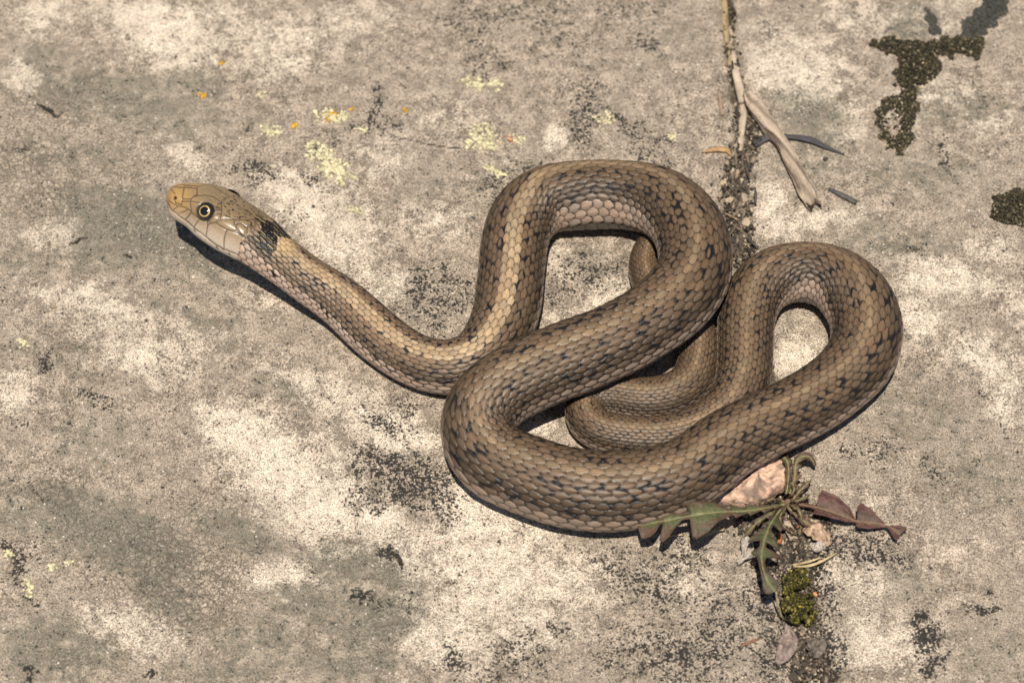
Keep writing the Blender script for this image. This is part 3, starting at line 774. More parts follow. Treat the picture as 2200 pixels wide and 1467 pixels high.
    frames = []
    for cc in (ci, idx_m[ci]):
        o = ctr[ri] + dirv[ri, cc]
        e1 = V[ri + 12, cc] - V[ri - 12, cc]; c2 = (cc + 8) % nth; c1 = (cc - 8) % nth
        e2 = V[ri, c2] - V[ri, c1]
        n = np.cross(e1, e2); n /= np.linalg.norm(n)
        if n @ nrm[ri, cc] < 0: n = -n
        n = 0.6 * n + 0.4 * nrm[ri, cc]; n /= np.linalg.norm(n)
        frames.append((o, n, T[ri]))
    return me, frames, ctr[len(ctr) // 2]


def snake_material():
    k = NT('snake_scales')
    P = k.n('ShaderNodeTexCoord').outputs['Object']
    c = k.attr('Col').outputs['Color']
    f = k.noise(P, 5200, 3, 0.6)
    g = k.math('MULTIPLY_ADD', k.math('SUBTRACT', f, 0.5), 0.55, 1.0)
    cc = k.n('ShaderNodeCombineColor')
    for i in range(3): k.put(cc.inputs[i], g)
    k.put(k.b.inputs['Base Color'], k.mix(1.0, c, cc.outputs[0], 'MULTIPLY'))
    k.put(k.b.inputs['Roughness'], k.math('SUBTRACT', k.rng(f, 0.3, 0.7, 0.36, 0.54), k.math('MULTIPLY', k.attr('Col').outputs['Alpha'], 0.17)))
    k.b.inputs['Specular IOR Level'].default_value = 0.30
    k.put(k.b.inputs['Normal'], k.bump(k.noise(P, 6000, 2, 0.5), 0.00002, 0.6))
    return k.m


def cap_mesh(name, R, rad0, rad1, lift, bulge, n=40, m=10):
    """part of a spherical cap between two radii (pixels) as a disc or ring, axis +Z"""
    V, F = [], []
    rr = np.linspace(rad0, rad1, m)
    zf = lambda q: lift + bulge * (1 - (q / R) ** 2)
    for q in rr:
        for a in range(n):
            t = 2 * math.pi * a / n
            V.append((q * math.cos(t) * U, q * math.sin(t) * U, zf(q) * U))
    for i in range(m - 1):
        for a in range(n):
            F.append((i * n + a, (i + 1) * n + a, (i + 1) * n + (a + 1) % n, i * n + (a + 1) % n))
    return np.array(V), np.array(F)


def flat_mat(name, col, rough, spec=0.5, nsc=4000, amp=0.3, coat=0.0):
    k = NT(name)
    P = k.n('ShaderNodeTexCoord').outputs['Object']
    f = k.noise(P, nsc, 3, 0.6)
    c2 = tuple(min(1, x * (1 + amp)) for x in col); c1 = tuple(x * (1 - amp) for x in col)
    k.put(k.b.inputs['Base Color'], k.mix(k.rng(f, 0.35, 0.65), c1, c2))
    k.b.inputs['Roughness'].default_value = rough
    k.b.inputs['Specular IOR Level'].default_value = spec
    k.b.inputs['Coat Weight'].default_value = coat
    k.b.inputs['Coat Roughness'].default_value = 0.03
    return k.m


snake_me, eye_frames, mid = build_snake()
g0 = gz(1300, 900)[0]
snake = empty('snake', g0)
tag(snake, 'brown keeled snake lying coiled on the rock with its head raised', 'snake')
bo = link('body', snake_me, snake_material(), snake)
bo.location = -Vector(g0)
M_eye = flat_mat('eye_dark', (.016, .011, .008), 0.10, 0.5, coat=1.0)
M_iris = flat_mat('eye_iris', (.44, .30, .10), 0.25, 0.5, coat=1.0)
M_pup = flat_mat('eye_pupil', (.006, .005, .005), 0.05, 0.5, coat=1.0)
for (o, n, t) in eye_frames:
    zax = Vector(n); xax = Vector(t) - zax * zax.dot(Vector(t)); xax.normalize(); yax = zax.cross(xax)
    from mathutils import Matrix
    rot = Matrix((xax, yax, zax)).transposed().to_4x4()
    V, F = cap_mesh('eye', 21, 0.01, 20.5, -3.5, 9.0, 48, 16)
    e = link('eye', mesh_from('eye', V, F), M_eye, snake)
    e.matrix_local = Matrix.Translation(Vector(o) - Vector(g0)) @ rot
    V, F = cap_mesh('iris', 21, 9.6, 12.4, -3.1, 9.0, 48, 5)
    link('iris', mesh_from('iris', V, F), M_iris, e)
    V, F = cap_mesh('pupil', 21, 0.01, 9.8, -3.1, 9.0, 48, 10)
    link('pupil', mesh_from('pupil', V, F), M_pup, e)

# ------------------------------------------------------------------ litter, plants, lichens
RNG = np.random.RandomState(11)
M_wood = col_mat('weathered_wood', 0.8, 0.25, 2600, 0.28, 2600, 0.00010)
M_leaf = col_mat('rosette_leaf', 0.6, 0.35, 1700, 0.45, 1500, 0.00022)
M_stone = col_mat('pink_stone', 0.85, 0.2, 1100, 0.50, 1500, 0.00050)
M_peb = col_mat('pebble_stone', 0.85, 0.25, 2600, 0.30, 2600, 0.00012)
M_moss = col_mat('moss', 0.85, 0.2, 3500, 0.25, 4000, 0.00003)
M_lich = col_mat('lichen_crust', 0.9, 0.15, 3000, 0.18, 2600, 0.00010)


def origin_to(V):
    """base of a thing: centre of its footprint"""
    o = np.array([V[:, 0].mean(), V[:, 1].mean(), V[:, 2].min()])
    return V - o, o


def put(name, V, F, cols, mat, label, cat, group=None, smooth=True, kind=None):
    V, o = origin_to(np.asarray(V))
    ob = link(name, mesh_from(name, V, F, cols, smooth), mat, None, o)
    return tag(ob, label, cat, group, kind)


def smooth_path(pts, n):
    p = np.array(pts, float)
    t = np.concatenate([[0], np.cumsum(np.hypot(np.diff(p[:, 0]), np.diff(p[:, 1])) + 1e-6)])
    q = np.linspace(0, t[-1], n)
    if len(p) < 3:
        return np.stack([np.interp(q, t, p[:, i]) for i in range(p.shape[1])], 1), q / t[-1]
    return np.stack([cspline(t, p[:, i], q) for i in range(p.shape[1])], 1), q / t[-1]


def tube(pts, rad, base, dark, n=14, rings=48, rough=0.16, flat=1.0, seed=1, ragged=6.0, split=False):
    """a twig, stalk or sliver: path points (x, y, height of its axis over the rock), radius profile in pixels"""
    p, t = smooth_path(pts, rings)
    C3 = at(p[:, 0], p[:, 1], p[:, 2])
    R = np.interp(t, np.linspace(0, 1, len(rad)), rad)
    dep = (C3 - CAM) @ FWD
    R = R * dep * KX
    T = np.gradient(C3, axis=0); T /= np.linalg.norm(T, axis=1)[:, None]
    Dv = np.array([0, 0, 1.0])[None] - T * T[:, 2:3]; Dv /= np.linalg.norm(Dv, axis=1)[:, None]
    Lv = np.cross(T, Dv)
    a = np.arange(n) * 2 * np.pi / n
    A, TT = np.meshgrid(a, t)
    ca, sa = np.cos(A), np.sin(A)
    nz = fbm(ca * 1.6 + 9 + seed, sa * 1.6 + TT * 7, 100 + seed, 3) - 0.5
    ridg = fbm(A * 2.2 + 0.8 * np.sin(TT * 5 + seed) + seed, TT * 5, 120 + seed, 4, 0.7) - 0.5
    ridg = ridg * np.sin(np.clip(np.abs(A - np.pi) / 0.5, 0, np.pi / 2)) ** 0 
    seamf = np.clip((np.pi - np.abs(A - np.pi)) / 0.6, 0, 1); ridg = ridg * seamf
    rr = R[:, None] * (1 + rough * 3 * nz + rough * 2.0 * ridg)
    V = C3[:, None] + rr[..., None] * (ca[..., None] * flat * Dv[:, None] + sa[..., None] * Lv[:, None])
    g = np.random.RandomState(seed)
    for e, sg in ((0, -1), (-1, 1)):
        V[e] += T[e] * (g.rand(n, 1) * ragged * U * sg)
        if split and e == -1:
            V[e] += T[e] * (12 * U) * (np.sin(a * 1.5 + 1)[:, None] ** 2)
    f = np.clip(0.55 + 2.4 * ridg + 1.6 * nz, 0, 1)[..., None]
    cols = np.asarray(dark) * (1 - f) + np.asarray(base) * f
    idx = np.arange(rings * n).reshape(rings, n)
    jd = np.roll(idx, -1, 1)
    F = np.stack([idx[:-1], jd[:-1], jd[1:], idx[1:]], -1).reshape(-1, 4)
    V = V.reshape(-1, 3); k = len(V)
    V = np.vstack([V, C3[0] + T[0] * 2 * U, C3[-1] - T[-1] * 5 * U])
    caps = np.vstack([np.stack([np.full(n, k), jd[0], idx[0]], 1), np.stack([np.full(n, k + 1), idx[-1], jd[-1]], 1)])
    cols = np.vstack([cols.reshape(-1, 3), np.asarray(dark) * .5, np.asarray(dark) * .5])
    return V, [F, caps], cols


def ico(sub=2):
    import bmesh
    bm = bmesh.new(); bmesh.ops.create_icosphere(bm, subdivisions=sub, radius=1.0)
    bm.verts.ensure_lookup_table()
    V = np.array([v.co[:] for v in bm.verts]); F = np.array([[v.index for v in f.verts] for f in bm.faces])
    bm.free()
    return V, F


ICO1, ICO2, ICO3 = ico(1), ico(2), ico(3)


def lump(px, py, rx, ry, rz, base, seed, up=None, turn=0.0, facet=0.5, src=ICO3):
    """irregular angular lump resting on the rock"""
    V, F = src
    g = np.random.RandomState(seed)
    W = V.copy()
    for _ in range(13):                                   # chop flat facets
        n = g.normal(size=3); n /= np.linalg.norm(n)
        d = 1 - facet * g.rand()
        h = W @ n
        W = W - np.clip(h - d, 0, None)[:, None] * n
    W *= (1 + 0.12 * (fbm(W[:, 0] * 3 + seed, W[:, 1] * 3 + W[:, 2] * 2, seed, 2) - .5))[:, None]
    c = at(px, py, (rz * 0.7 if up is None else up))[0]
    ct, st = math.cos(turn), math.sin(turn)
    x = W[:, 0] * rx; y = W[:, 1] * ry / math.sin(PHI)
    W = np.stack([x * ct - y * st, x * st + y * ct, W[:, 2] * rz], 1) * U + c
    f = 0.45 + 1.1 * fbm(V[:, 0] * 3.2 + seed, V[:, 1] * 3.2 + V[:, 2] * 4.1, 7 + seed, 3)[:, None]
    return W, F, np.asarray(base) * f


# big weathered twig with a broken end
V, F, c = tube([(1607, 205, 16), (1640, 255, 20), (1674, 300, 20), (1702, 350, 17), (1724, 395, 15), (1744, 432, 14)], [11, 18, 15, 17, 13, 14, 16, 15, 18, 15],
               (.47, .375, .29), (.10, .075, .055), 40, 150, 0.17, 0.85, 3, 11, True)
put('twig', V, F, c, M_wood, 'thick grey weathered twig with a broken split end lying beside the crack', 'twig')
V, F, c = tube([(1570, 60, 8), (1576, 130, 11), (1588, 185, 15), (1596, 240, 14), (1592, 290, 10), (1590, 325, 7)], [6, 8, 9.5, 10, 8.5, 8, 6], (.47, .385, .30), (.24, .19, .145), 12, 60, 0.10, 0.7, 5)
put('stalk', V, F, c, M_wood, 'pale dry stalk lying along the crack next to the thick twig', 'stalk')
V, F, c = tube([(1552, -30, 5), (1557, 30, 6), (1562, 90, 7), (1568, 140, 7)], [7, 8, 6, 4], (.36, .28, .16), (.16, .115, .06), 10, 40, 0.10, 0.6, 6)
put('stalk', V, F, c, M_wood, 'yellowish brown dry stalk in the narrow upper end of the crack', 'stalk')
V, F, c = tube([(1545, 196, 4), (1548, 222, 4), (1552, 246, 3)], [3, 5, 3], (.36, .27, .19), (.16, .11, .08), 8, 20, 0.1, 0.7, 7)
put('wood_sliver', V, F, c, M_wood, 'short thin tan wood sliver left of the dry stalks', 'sliver')
V, F, c = tube([(1512, 327, 4), (1538, 321, 7), (1562, 324, 6), (1574, 336, 4)], [2, 6, 7, 4], (.42, .27, .13), (.2, .12, .06), 10, 24, 0.1, 0.4, 8)
put('bark_flake', V, F, c, M_wood, 'curled orange tan bark flake above the highest snake loop', 'flake')
V, F, c = tube([(1622, 312, 6), (1648, 296, 9), (1690, 294, 9), (1738, 300, 9), (1780, 318, 6), (1810, 331, 3)], [9, 8, 6, 8, 6, 2], (.075, .07, .075), (.03, .03, .032), 12, 50, 0.12, 0.45, 9)
put('dead_leaf', V, F, c, M_wood, 'narrow blackened curled leaf passing under the thick twig', 'leaf')
V, F, c = tube([(1783, 407, 5), (1808, 419, 5), (1836, 434, 4)], [4, 6.5, 6], (.10, .095, .09), (.045, .042, .04), 10, 24, 0.14, 0.7, 10)
put('charred_sliver', V, F, c, M_wood, 'small dark charred wood sliver lying right of the broken twig end', 'sliver')
V, F, c = lump(1774, 342, 7, 5, 4, (.05, .045, .045), 5)
put('crumb', V, F, c, M_peb, 'tiny dark crumb below the blackened curled leaf', 'crumb')

# pebbles and chips wedged in the crack above the coils
g = np.random.RandomState(21)
TN = ['tan', 'pale cream', 'light brown', 'dull brown', 'blackish', 'greyish']
tones = [(.33, .245, .165), (.38, .30, .22), (.25, .195, .145), (.16, .13, .10), (.09, .075, .062), (.30, .245, .195)]
spots = [(1592, 345), (1570, 352), (1610, 350), (1562, 372), (1582, 378), (1602, 372), (1556, 395), (1574, 402), (1594, 396), (1608, 392), (1566, 424), (1586, 428), (1604, 420), (1578, 446), (1598, 448), (1584, 470), (1603, 478), (1592, 498), (1606, 508), (1598, 530), (1582, 515), (1594, 552)]
for k, (x, y) in enumerate(spots[::2] + spots[13::3]):
    rx = g.uniform(7, 15); V, F, c = lump(x + g.normal() * 3, y + g.normal() * 3, rx, rx * g.uniform(.7, 1.1), rx * g.uniform(.5, .8), tones[ti := g.randint(len(tones))], 40 + k, up=g.uniform(2, 10), turn=g.rand() * 6)
    put('pebble', V, F, c, M_peb, 'small angular %s pebble wedged in the crack above the snake coils' % TN[ti], 'pebble', 'pebbles wedged in the crack above the coils')
g = np.random.RandomState(22)
for k in range(40):
    x, y = 1587 + g.normal() * 13, g.uniform(300, 556); a = 1.45 + g.normal() * .75; l = g.uniform(9, 24)
    V, F, c = tube([(x - l * math.cos(a), y - l * math.sin(a), 14), (x, y, 17), (x + l * math.cos(a), y + l * math.sin(a), 14)], [1.5, 3.6, 3.2, 1.5], tones[ti := g.choice([0, 2, 3, 3, 4, 4])], (.04, .032, .026), 7, 12, 0.1, 0.6, 60 + k, 3)
    put('wood_chip', V, F, c, M_wood, 'thin %s wood chip lying among the pebbles in the crack' % TN[ti], 'chip', 'wood chips among the pebbles in the crack')


def granules(n, sampler, size, colf, up, seed, aspect=1.0):
    """many tiny clods or moss tips joined into one mesh"""
    g = np.random.RandomState(seed)
    oc = np.array([(1, 0, 0), (-1, 0, 0), (0, 1, 0), (0, -1, 0), (0, 0, 1.), (0, 0, -1)])
    of = np.array([(0, 2, 4), (2, 1, 4), (1, 3, 4), (3, 0, 4), (2, 0, 5), (1, 2, 5), (3, 1, 5), (0, 3, 5)])
    P = sampler(n, g); n = len(P)
    h = up(P, g)
    c3 = at(P[:, 0], P[:, 1], h)
    R = size * np.exp(g.normal(size=n) * 0.35) * U
    V = np.zeros((n, 6, 3))
    q = g.normal(size=(n, 3)); q /= np.linalg.norm(q, axis=1)[:, None]
    q2 = np.cross(q, g.normal(size=(n, 3))); q2 /= np.linalg.norm(q2, axis=1)[:, None]
    q3 = np.cross(q, q2)
    B = np.stack([q, q2, q3], 1)
    for k in range(6):
        e = oc[k] * (0.7 + 0.6 * g.rand(n, 1)) * np.array([1, 1, aspect])
        V[:, k] = c3 + R[:, None] * np.einsum('ni,nij->nj', e, B)
    F = (of[None] + 6 * np.arange(n)[:, None, None]).reshape(-1, 3)
    cols = np.repeat(colf(P, h, g)[:, None], 6, 1).reshape(-1, 3)
    return V.reshape(-1, 3), F, cols


def poly_sampler(poly, jitter=5.0):
    xs = [p[0] for p in poly]; ys = [p[1] for p in poly]
    def f(n, g):
        out = []
        while sum(len(o) for o in out) < n:
            P = np.stack([g.uniform(min(xs), max(xs), n), g.uniform(min(ys), max(ys), n)], 1)
            w = P + jitter * 4 * (np.stack([vnoise(P[:, 0] / 14, P[:, 1] / 14, 5), vnoise(P[:, 0] / 14, P[:, 1] / 14, 6)], 1) - .5)
            out.append(P[in_poly(w[:, 0], w[:, 1], poly)])
        return np.vstack(out)[:n]
    return f


def edge_up(poly, hmax, wid):
    def f(P, g):
        d, _ = seg_dist(P[:, 0], P[:, 1], list(poly) + [poly[0]])
        return hmax * np.clip(d / wid, 0.05, 1) ** 0.6 * (0.3 + 0.9 * g.rand(len(P)))
    return f


def dark_moss(P, h, g):
    t = g.rand(len(P), 1)
    c = np.where(t < .62, np.array([.030, .027, .018]), np.where(t < .92, np.array([.075, .063, .036]), np.array([.24, .20, .13])))
    return c * (0.6 + 0.9 * g.rand(len(P), 1))


MOSS_T = [(1868, 97), (1890, 82), (1930, 78), (1985, 84), (2050, 78), (2105, 82), (2116, 108), (2090, 122), (2022, 120), (2022, 152), (2000, 172), (1972, 190), (1930, 188), (1920, 165), (1932, 140), (1930, 122), (1900, 112)]
MOSS_L = [(1930, 190), (1972, 188), (1976, 235), (1962, 275), (1966, 300), (1945, 322), (1922, 334), (1908, 318), (1884, 280), (1880, 252), (1895, 218), (1925, 210)]
MOSS_R = [(2118, 466), (2128, 435), (2155, 415), (2200, 405), (2235, 412), (2240, 480), (2195, 488), (2150, 480)]
MOSS_U = [(2060, 78), (2078, 40), (2110, 8), (2140, -25), (2175, -20), (2168, 18), (2140, 48), (2115, 72), (2090, 86)]
MOSS_S = [(1985, 18), (1998, 25), (2022, 62), (2022, 78), (2006, 72), (1994, 50)]
for poly, n, hm, lab, kind in ((MOSS_T, 5200, 13, 'T shaped cushion of blackish moss on the pale rock', 0), (MOSS_R, 3200, 15, 'dark rounded moss cushion on bare rock beyond the smaller snake loop', 0),
                               (MOSS_U, 2600, 6, 'grey black strip of moss running up from the T shaped moss', 1), (MOSS_S, 500, 5, 'thin short grey black moss streak above the T shaped moss', 1)):
    dk = dark_moss if kind == 0 else (lambda P, h, g: np.array([.055, .054, .048]) * (0.6 + 0.9 * g.rand(len(P), 1)))
    V, F, c = granules(n, poly_sampler(poly), 2.3, dk, edge_up(poly, hm, 20), 31 + n)
    put('moss_patch', V, F, c, M_moss, lab, 'moss', 'dark moss patches on the rock')


def ring_moss(poly, hole):
    base = poly_sampler(poly)
    def f(n, g):
        P = base(n * 2, g)
        d = np.hypot((P[:, 0] - hole[0]) / hole[2], (P[:, 1] - hole[1]) / hole[3])
        keep = g.rand(len(P)) < np.clip((d - 0.55) / 0.6, 0.12, 1)
        return P[keep][:n]
    return f


V, F, c = granules(2000, ring_moss(MOSS_L, (1917, 262, 24, 36)), 2.2, dark_moss, edge_up(MOSS_L, 6, 14), 77)
put('moss_patch', V, F, c, M_moss, 'thin blackish moss patch with a bare pinkish middle below the T shaped moss', 'moss', 'dark moss patches on the rock')


def olive(P, h, g):
    t = g.rand(len(P), 1)
    c = np.where(t < .5, np.array([.022, .021, .009]), np.where(t < .9, np.array([.080, .070, .016]), np.array([.24, .20, .05])))
    return c * (0.6 + 0.8 * g.rand(len(P), 1))


M1 = [(1698, 1232), (1722, 1222), (1742, 1228), (1740, 1252), (1722, 1270), (1690, 1276), (1682, 1258)]
M2 = [(1680, 1300), (1690, 1284), (1722, 1276), (1752, 1282), (1756, 1308), (1746, 1332), (1722, 1346), (1696, 1340), (1682, 1324)]
for poly, n, lab in ((M1, 1500, 'small olive green moss cushion below the pale needles in the crack'), (M2, 2200, 'larger yellow green moss cushion in the lower crack')):
    V, F, c = granules(n, poly_sampler(poly, 11), 2.3, olive, lambda P, g, e=edge_up(poly, 17, 16): e(P, g) * (0.5 + fbm(P[:, 0] / 11, P[:, 1] / 11, 3, 2)) + 20, 90 + n, 1.3)
    put('moss_cushion', V, F, c, M_moss, lab, 'moss', 'green moss cushions in the crack')

# dark soil crumbs filling the crack, denser in place of shade round the plant: nobody could count them
def soil_sampler(parts):
    def f(n, g):
        out = []
        for (pts, w, m) in parts:
            p, t = smooth_path(pts, 200)
            k = g.randint(0, 200, m)
            out.append(p[k, :2] + g.normal(size=(m, 2)) * w)
        return np.vstack(out)
    return f
SOIL = [([(1600, 230, 0), (1606, 300, 0), (1582, 380, 0), (1588, 470, 0), (1598, 560, 0)], 13, 2600), ([(1690, 1100, 0), (1700, 1160, 0), (1712, 1220, 0)], 24, 3000), ([(1610, 1120, 0), (1680, 1130, 0), (1750, 1150, 0)], 20, 2200), ([(1640, 1180, 0), (1690, 1200, 0), (1730, 1190, 0)], 18, 1600),
        ([(1712, 1220, 0), (1722, 1330, 0), (1742, 1430, 0), (1760, 1500, 0)], 18, 3400), ([(1640, 1100, 0), (1700, 1110, 0), (1770, 1125, 0)], 14, 1200), ([(1566, 20, 0), (1572, 120, 0), (1590, 200, 0)], 6, 500)]
def soil_col(P, h, g):
    t = g.rand(len(P), 1)
    c = np.where(t < .42, np.array([.045, .038, .031]), np.where(t < .80, np.array([.13, .105, .08]), np.array([.32, .265, .20])))
    return c * (0.6 + 0.8 * g.rand(len(P), 1))
V, F, c = granules(0, soil_sampler(SOIL), 3.3, soil_col, lambda P, g: g.uniform(0, 11, len(P)), 5)
put('soil_crumbs', V, F, c, M_moss, 'dark soil crumbs and grit filling the crack and standing in for shade round the plant', 'soil', kind='stuff')


# pink stone against the snake
def slab_stone(poly, hgt, base, seed):
    P = np.array(poly, float); n = len(P)
    c = P.mean(0)
    rings = []; V = []
    g = np.random.RandomState(seed)
    m = 72
    t = np.linspace(0, n, m, endpoint=False); k = t.astype(int); f = (t - k)[:, None]
    O = P[k % n] * (1 - f) + P[(k + 1) % n] * f
    levels = [(1.0, 0.0), (1.02, 0.35), (0.99, 0.72), (0.94, 0.92), (0.86, 1.0), (0.7, 1.03), (0.5, 1.07), (0.28, 1.08), (0.1, 1.08)]
    base_g = at(c[0], c[1], 0)[0]
    for s_, h in levels:
        q = c + (O - c) * s_
        W = gz(q[:, 0], q[:, 1])
        top = hgt * h * (0.55 + 0.9 * fbm(q[:, 0] / 30, q[:, 1] / 30, seed, 4, 0.6)) if h > .5 else np.full(m, hgt * h)
        W[:, 2] = base_g[2] + top * U - 3 * U
        out = (W[:, :2] - base_g[:2]); nn = np.linalg.norm(out, axis=1)[:, None] + 1e-9
        W[:, :2] += out / nn * ((fbm(q[:, 0] / 9, q[:, 1] / 9 + h * 4, seed + 3, 2) - .5) * 7 * U)[:, None] * (0.3 if s_ < .5 else 1)
        V.append(W)
    V = np.vstack(V); L_ = len(levels)
    idx = np.arange(L_ * m).reshape(L_, m); jd = np.roll(idx, -1, 1)
    F = np.stack([idx[:-1], jd[:-1], jd[1:], idx[1:]], -1).reshape(-1, 4)
    V = np.vstack([V, V[-m:].mean(0)])
    cap = np.stack([idx[-1], jd[-1], np.full(m, L_ * m)], 1)
    px, py, _ = proj(V)
    nz = fbm(px / 14, py / 14, seed + 9, 4)[:, None]; nz2 = fbm(px / 7, py / 7, seed + 12, 3)[:, None]
    col = np.asarray(base) * (0.65 + 0.75 * nz)
    stain = sstep(.5, .62, nz2[:, 0] + 0.25 * np.exp(-(((px - 1615) / 26) ** 2 + ((py - 1052) / 16) ** 2)))[:, None]
    col = col * (1 - 0.8 * stain) + np.array([.12, .095, .08]) * 0.8 * stain
    return V, [F, cap], col


V, F, c = slab_stone([(1524, 1086), (1530, 1064), (1580, 1026), (1640, 988), (1658, 992), (1676, 985), (1692, 990), (1690, 1028), (1682, 1072), (1640, 1088), (1590, 1092)], 40, (.56, .375, .275), 8)
put('stone', V, F, c, M_stone, 'angular pinkish stone leaning against the lowest coil of the snake', 'stone')


# rosette plant rooted in the crack
def leaf(parent, o, rib, prof, cg, ce, curl, seed, n=70, m=9, wav=4.5, rw=1.3, rc=(.24, .215, .105)):
    p, t = smooth_path(rib, n)
    C3 = at(p[:, 0], p[:, 1], p[:, 2])
    T = np.gradient(C3, axis=0); T /= np.linalg.norm(T, axis=1)[:, None]
    Sd = np.cross(T, np.array([0, 0, 1.0])); Sd /= np.linalg.norm(Sd, axis=1)[:, None]
    pr = np.array(prof, float)
    wl = np.interp(t, pr[:, 0], pr[:, 1]); wr = np.interp(t, pr[:, 0], pr[:, 2])
    sw = np.interp(t, pr[:, 0], pr[:, 3]) if pr.shape[1] > 3 else np.zeros(n)
    c = np.linspace(-1, 1, 2 * m + 1)
    wl = wl * 0.9; wr = wr * 0.9
    Wd = np.where(c[None] < 0, wl[:, None], wr[:, None])
    off = c[None] * Wd                                              # pixels to the side
    V = C3[:, None] + off[..., None] * U * Sd[:, None] + (np.abs(c)[None] ** 1.5 * sw[:, None] * U)[..., None] * T[:, None]
    zz = curl * (np.abs(off) / 40.0) ** 2 * 10 + wav * (fbm(t[:, None] * 9 + seed, c[None] * 1.5 + 0 * t[:, None], seed, 2) - .5) * 4 * np.abs(c)[None] - 1.5 * np.exp(-(off / 4) ** 2)
    V[..., 2] += zz * U
    edge = np.abs(c)[None] * np.ones((n, 1))
    nz = fbm(off / 9 + seed, t[:, None] * 22 + 0 * off, seed + 2, 3)
    f = sstep(0.2, 0.95, edge + 1.3 * (nz - .5) + 0.2 * (t[:, None] - .5))[..., None]
    col = np.asarray(cg) * (1 - f) + np.asarray(ce) * f
    col = col * (0.5 + 1.0 * nz[..., None])
    vein = (np.exp(-(off / 2.2) ** 2))[..., None] * 0.5
    col = col * (1 - vein) + np.asarray(rc) * vein
    k = 2 * m + 1
    idx = np.arange(n * k).reshape(n, k)
    F = np.stack([idx[:-1, :-1], idx[1:, :-1], idx[1:, 1:], idx[:-1, 1:]], -1).reshape(-1, 4)
    me = mesh_from('leaf', V.reshape(-1, 3) - o, F, col.reshape(-1, 3))
    lo = link('leaf', me, M_leaf, parent)
    md = lo.modifiers.new('thickness', 'SOLIDIFY'); md.thickness = 2.2 * U; md.offset = 0
    R = np.linspace(2.4, 0.9, n) * rw / 1.6 * U
    a = np.arange(6) * math.pi / 3
    Rb = C3[:, None] + R[:, None, None] * (np.cos(a)[None, :, None] * Sd[:, None] + np.sin(a)[None, :, None] * np.array([0, 0, 1.0]))
    Rb[..., 2] -= 0.8 * U
    ii = np.arange(n * 6).reshape(n, 6); jj = np.roll(ii, -1, 1)
    Fm = np.stack([ii[:-1], jj[:-1], jj[1:], ii[1:]], -1).reshape(-1, 4)
    link('midrib', mesh_from('midrib', Rb.reshape(-1, 3) - o, Fm, np.tile(np.asarray(rc) * 0.9, (n * 6, 1))), M_leaf, lo)
    return lo


po = at(1692, 1085, 0)[0]
plant = empty('rosette_plant', po)
tag(plant, 'small rosette plant with toothed green and maroon leaves rooted in the crack beside the stone', 'plant')
GRN, MAR, BRN = (.078, .086, .037), (.07, .037, .03), (.09, .064, .042)
leaf(plant, po, [(1688, 1082, 40), (1640, 1092, 54), (1590, 1098, 74), (1540, 1100, 96), (1480, 1108, 102), (1430, 1118, 90), (1370, 1128, 66)],
     [(0, 4, 4, 0), (.07, 9, 11, 3), (.09, 5, 5, 0), (.15, 12, 16, 5), (.17, 5, 5, 0), (.24, 14, 19, 6), (.26, 6, 6, 0), (.34, 18, 24, 6), (.36, 8, 7, 0), (.44, 22, 26, 6), (.52, 44, 38, 10), (.60, 58, 42, 12), (.625, 50, 32, 10), (.64, 8, 7, 2), (.70, 7, 7, 0), (.735, 26, 16, 8), (.755, 44, 22, 14), (.785, 52, 24, 18), (.808, 44, 18, 18), (.815, 6, 6, 2), (.85, 7, 7, 0), (.87, 28, 18, 4), (.89, 36, 22, 8), (.955, 36, 24, 6), (.985, 16, 18, 2), (1, 4, 4, 0)],
     GRN, (.075, .045, .03), -0.5, 3, 150, 10)
leaf(plant, po, [(1700, 1080, 30), (1740, 1086, 36), (1790, 1100, 36), (1840, 1118, 28), (1880, 1124, 24), (1906, 1130, 22), (1934, 1148, 20)],
     [(0, 4, 4, 0), (.22, 5, 6, 0), (.25, 6, 16, -8), (.28, 26, 24, -16), (.30, 34, 24, -18), (.38, 34, 20, -10), (.5, 24, 12, 0), (.57, 5, 3, 0), (.60, 3, 3, 0), (.63, 28, 12, -10), (.65, 34, 16, -8), (.72, 30, 17, -4), (.80, 12, 8, 0), (.845, 2, 2, 0), (.87, 4, 4, 0), (.94, 19, 16, 4), (.98, 23, 20, 4), (1, 20, 18, 4)],
     (.085, .052, .037), (.08, .036, .03), 3.5, 4, 120, 9, rc=(.2, .13, .075))
leaf(plant, po, [(1684, 1086, 40), (1660, 1118, 54), (1642, 1160, 74), (1636, 1200, 86), (1644, 1236, 92), (1664, 1270, 88)],
     [(0, 4, 4, 0), (.14, 5, 5, 0), (.19, 26, 8, 12), (.22, 30, 18, 14), (.235, 7, 7, 4), (.30, 7, 8, 2), (.36, 32, 30, 16), (.41, 40, 36, 18), (.425, 8, 8, 4), (.50, 7, 7, 0), (.56, 42, 18, -8), (.60, 44, 24, -10), (.615, 12, 12, -4), (.66, 7, 7, 0), (.78, 8, 8, 0), (.84, 14, 10, 0), (.90, 21, 17, 0), (.96, 21, 19, 0), (1, 8, 8, 0)],
     (.074, .08, .036), (.068, .046, .031), -2.0, 5, 130, 9)
leaf(plant, po, [(1690, 1060, 40), (1694, 1020, 54), (1688, 985, 58), (1662, 968, 56)], [(0, 4, 4, 0), (.2, 8, 8, 0), (.3, 4, 4, 0), (.42, 10, 10, 4), (.5, 5, 5, 0), (.62, 12, 12, 4), (.7, 6, 6, 0), (.85, 14, 12, 0), (1, 3, 3, 0)], GRN, MAR, 2.0, 6, 50, 6)
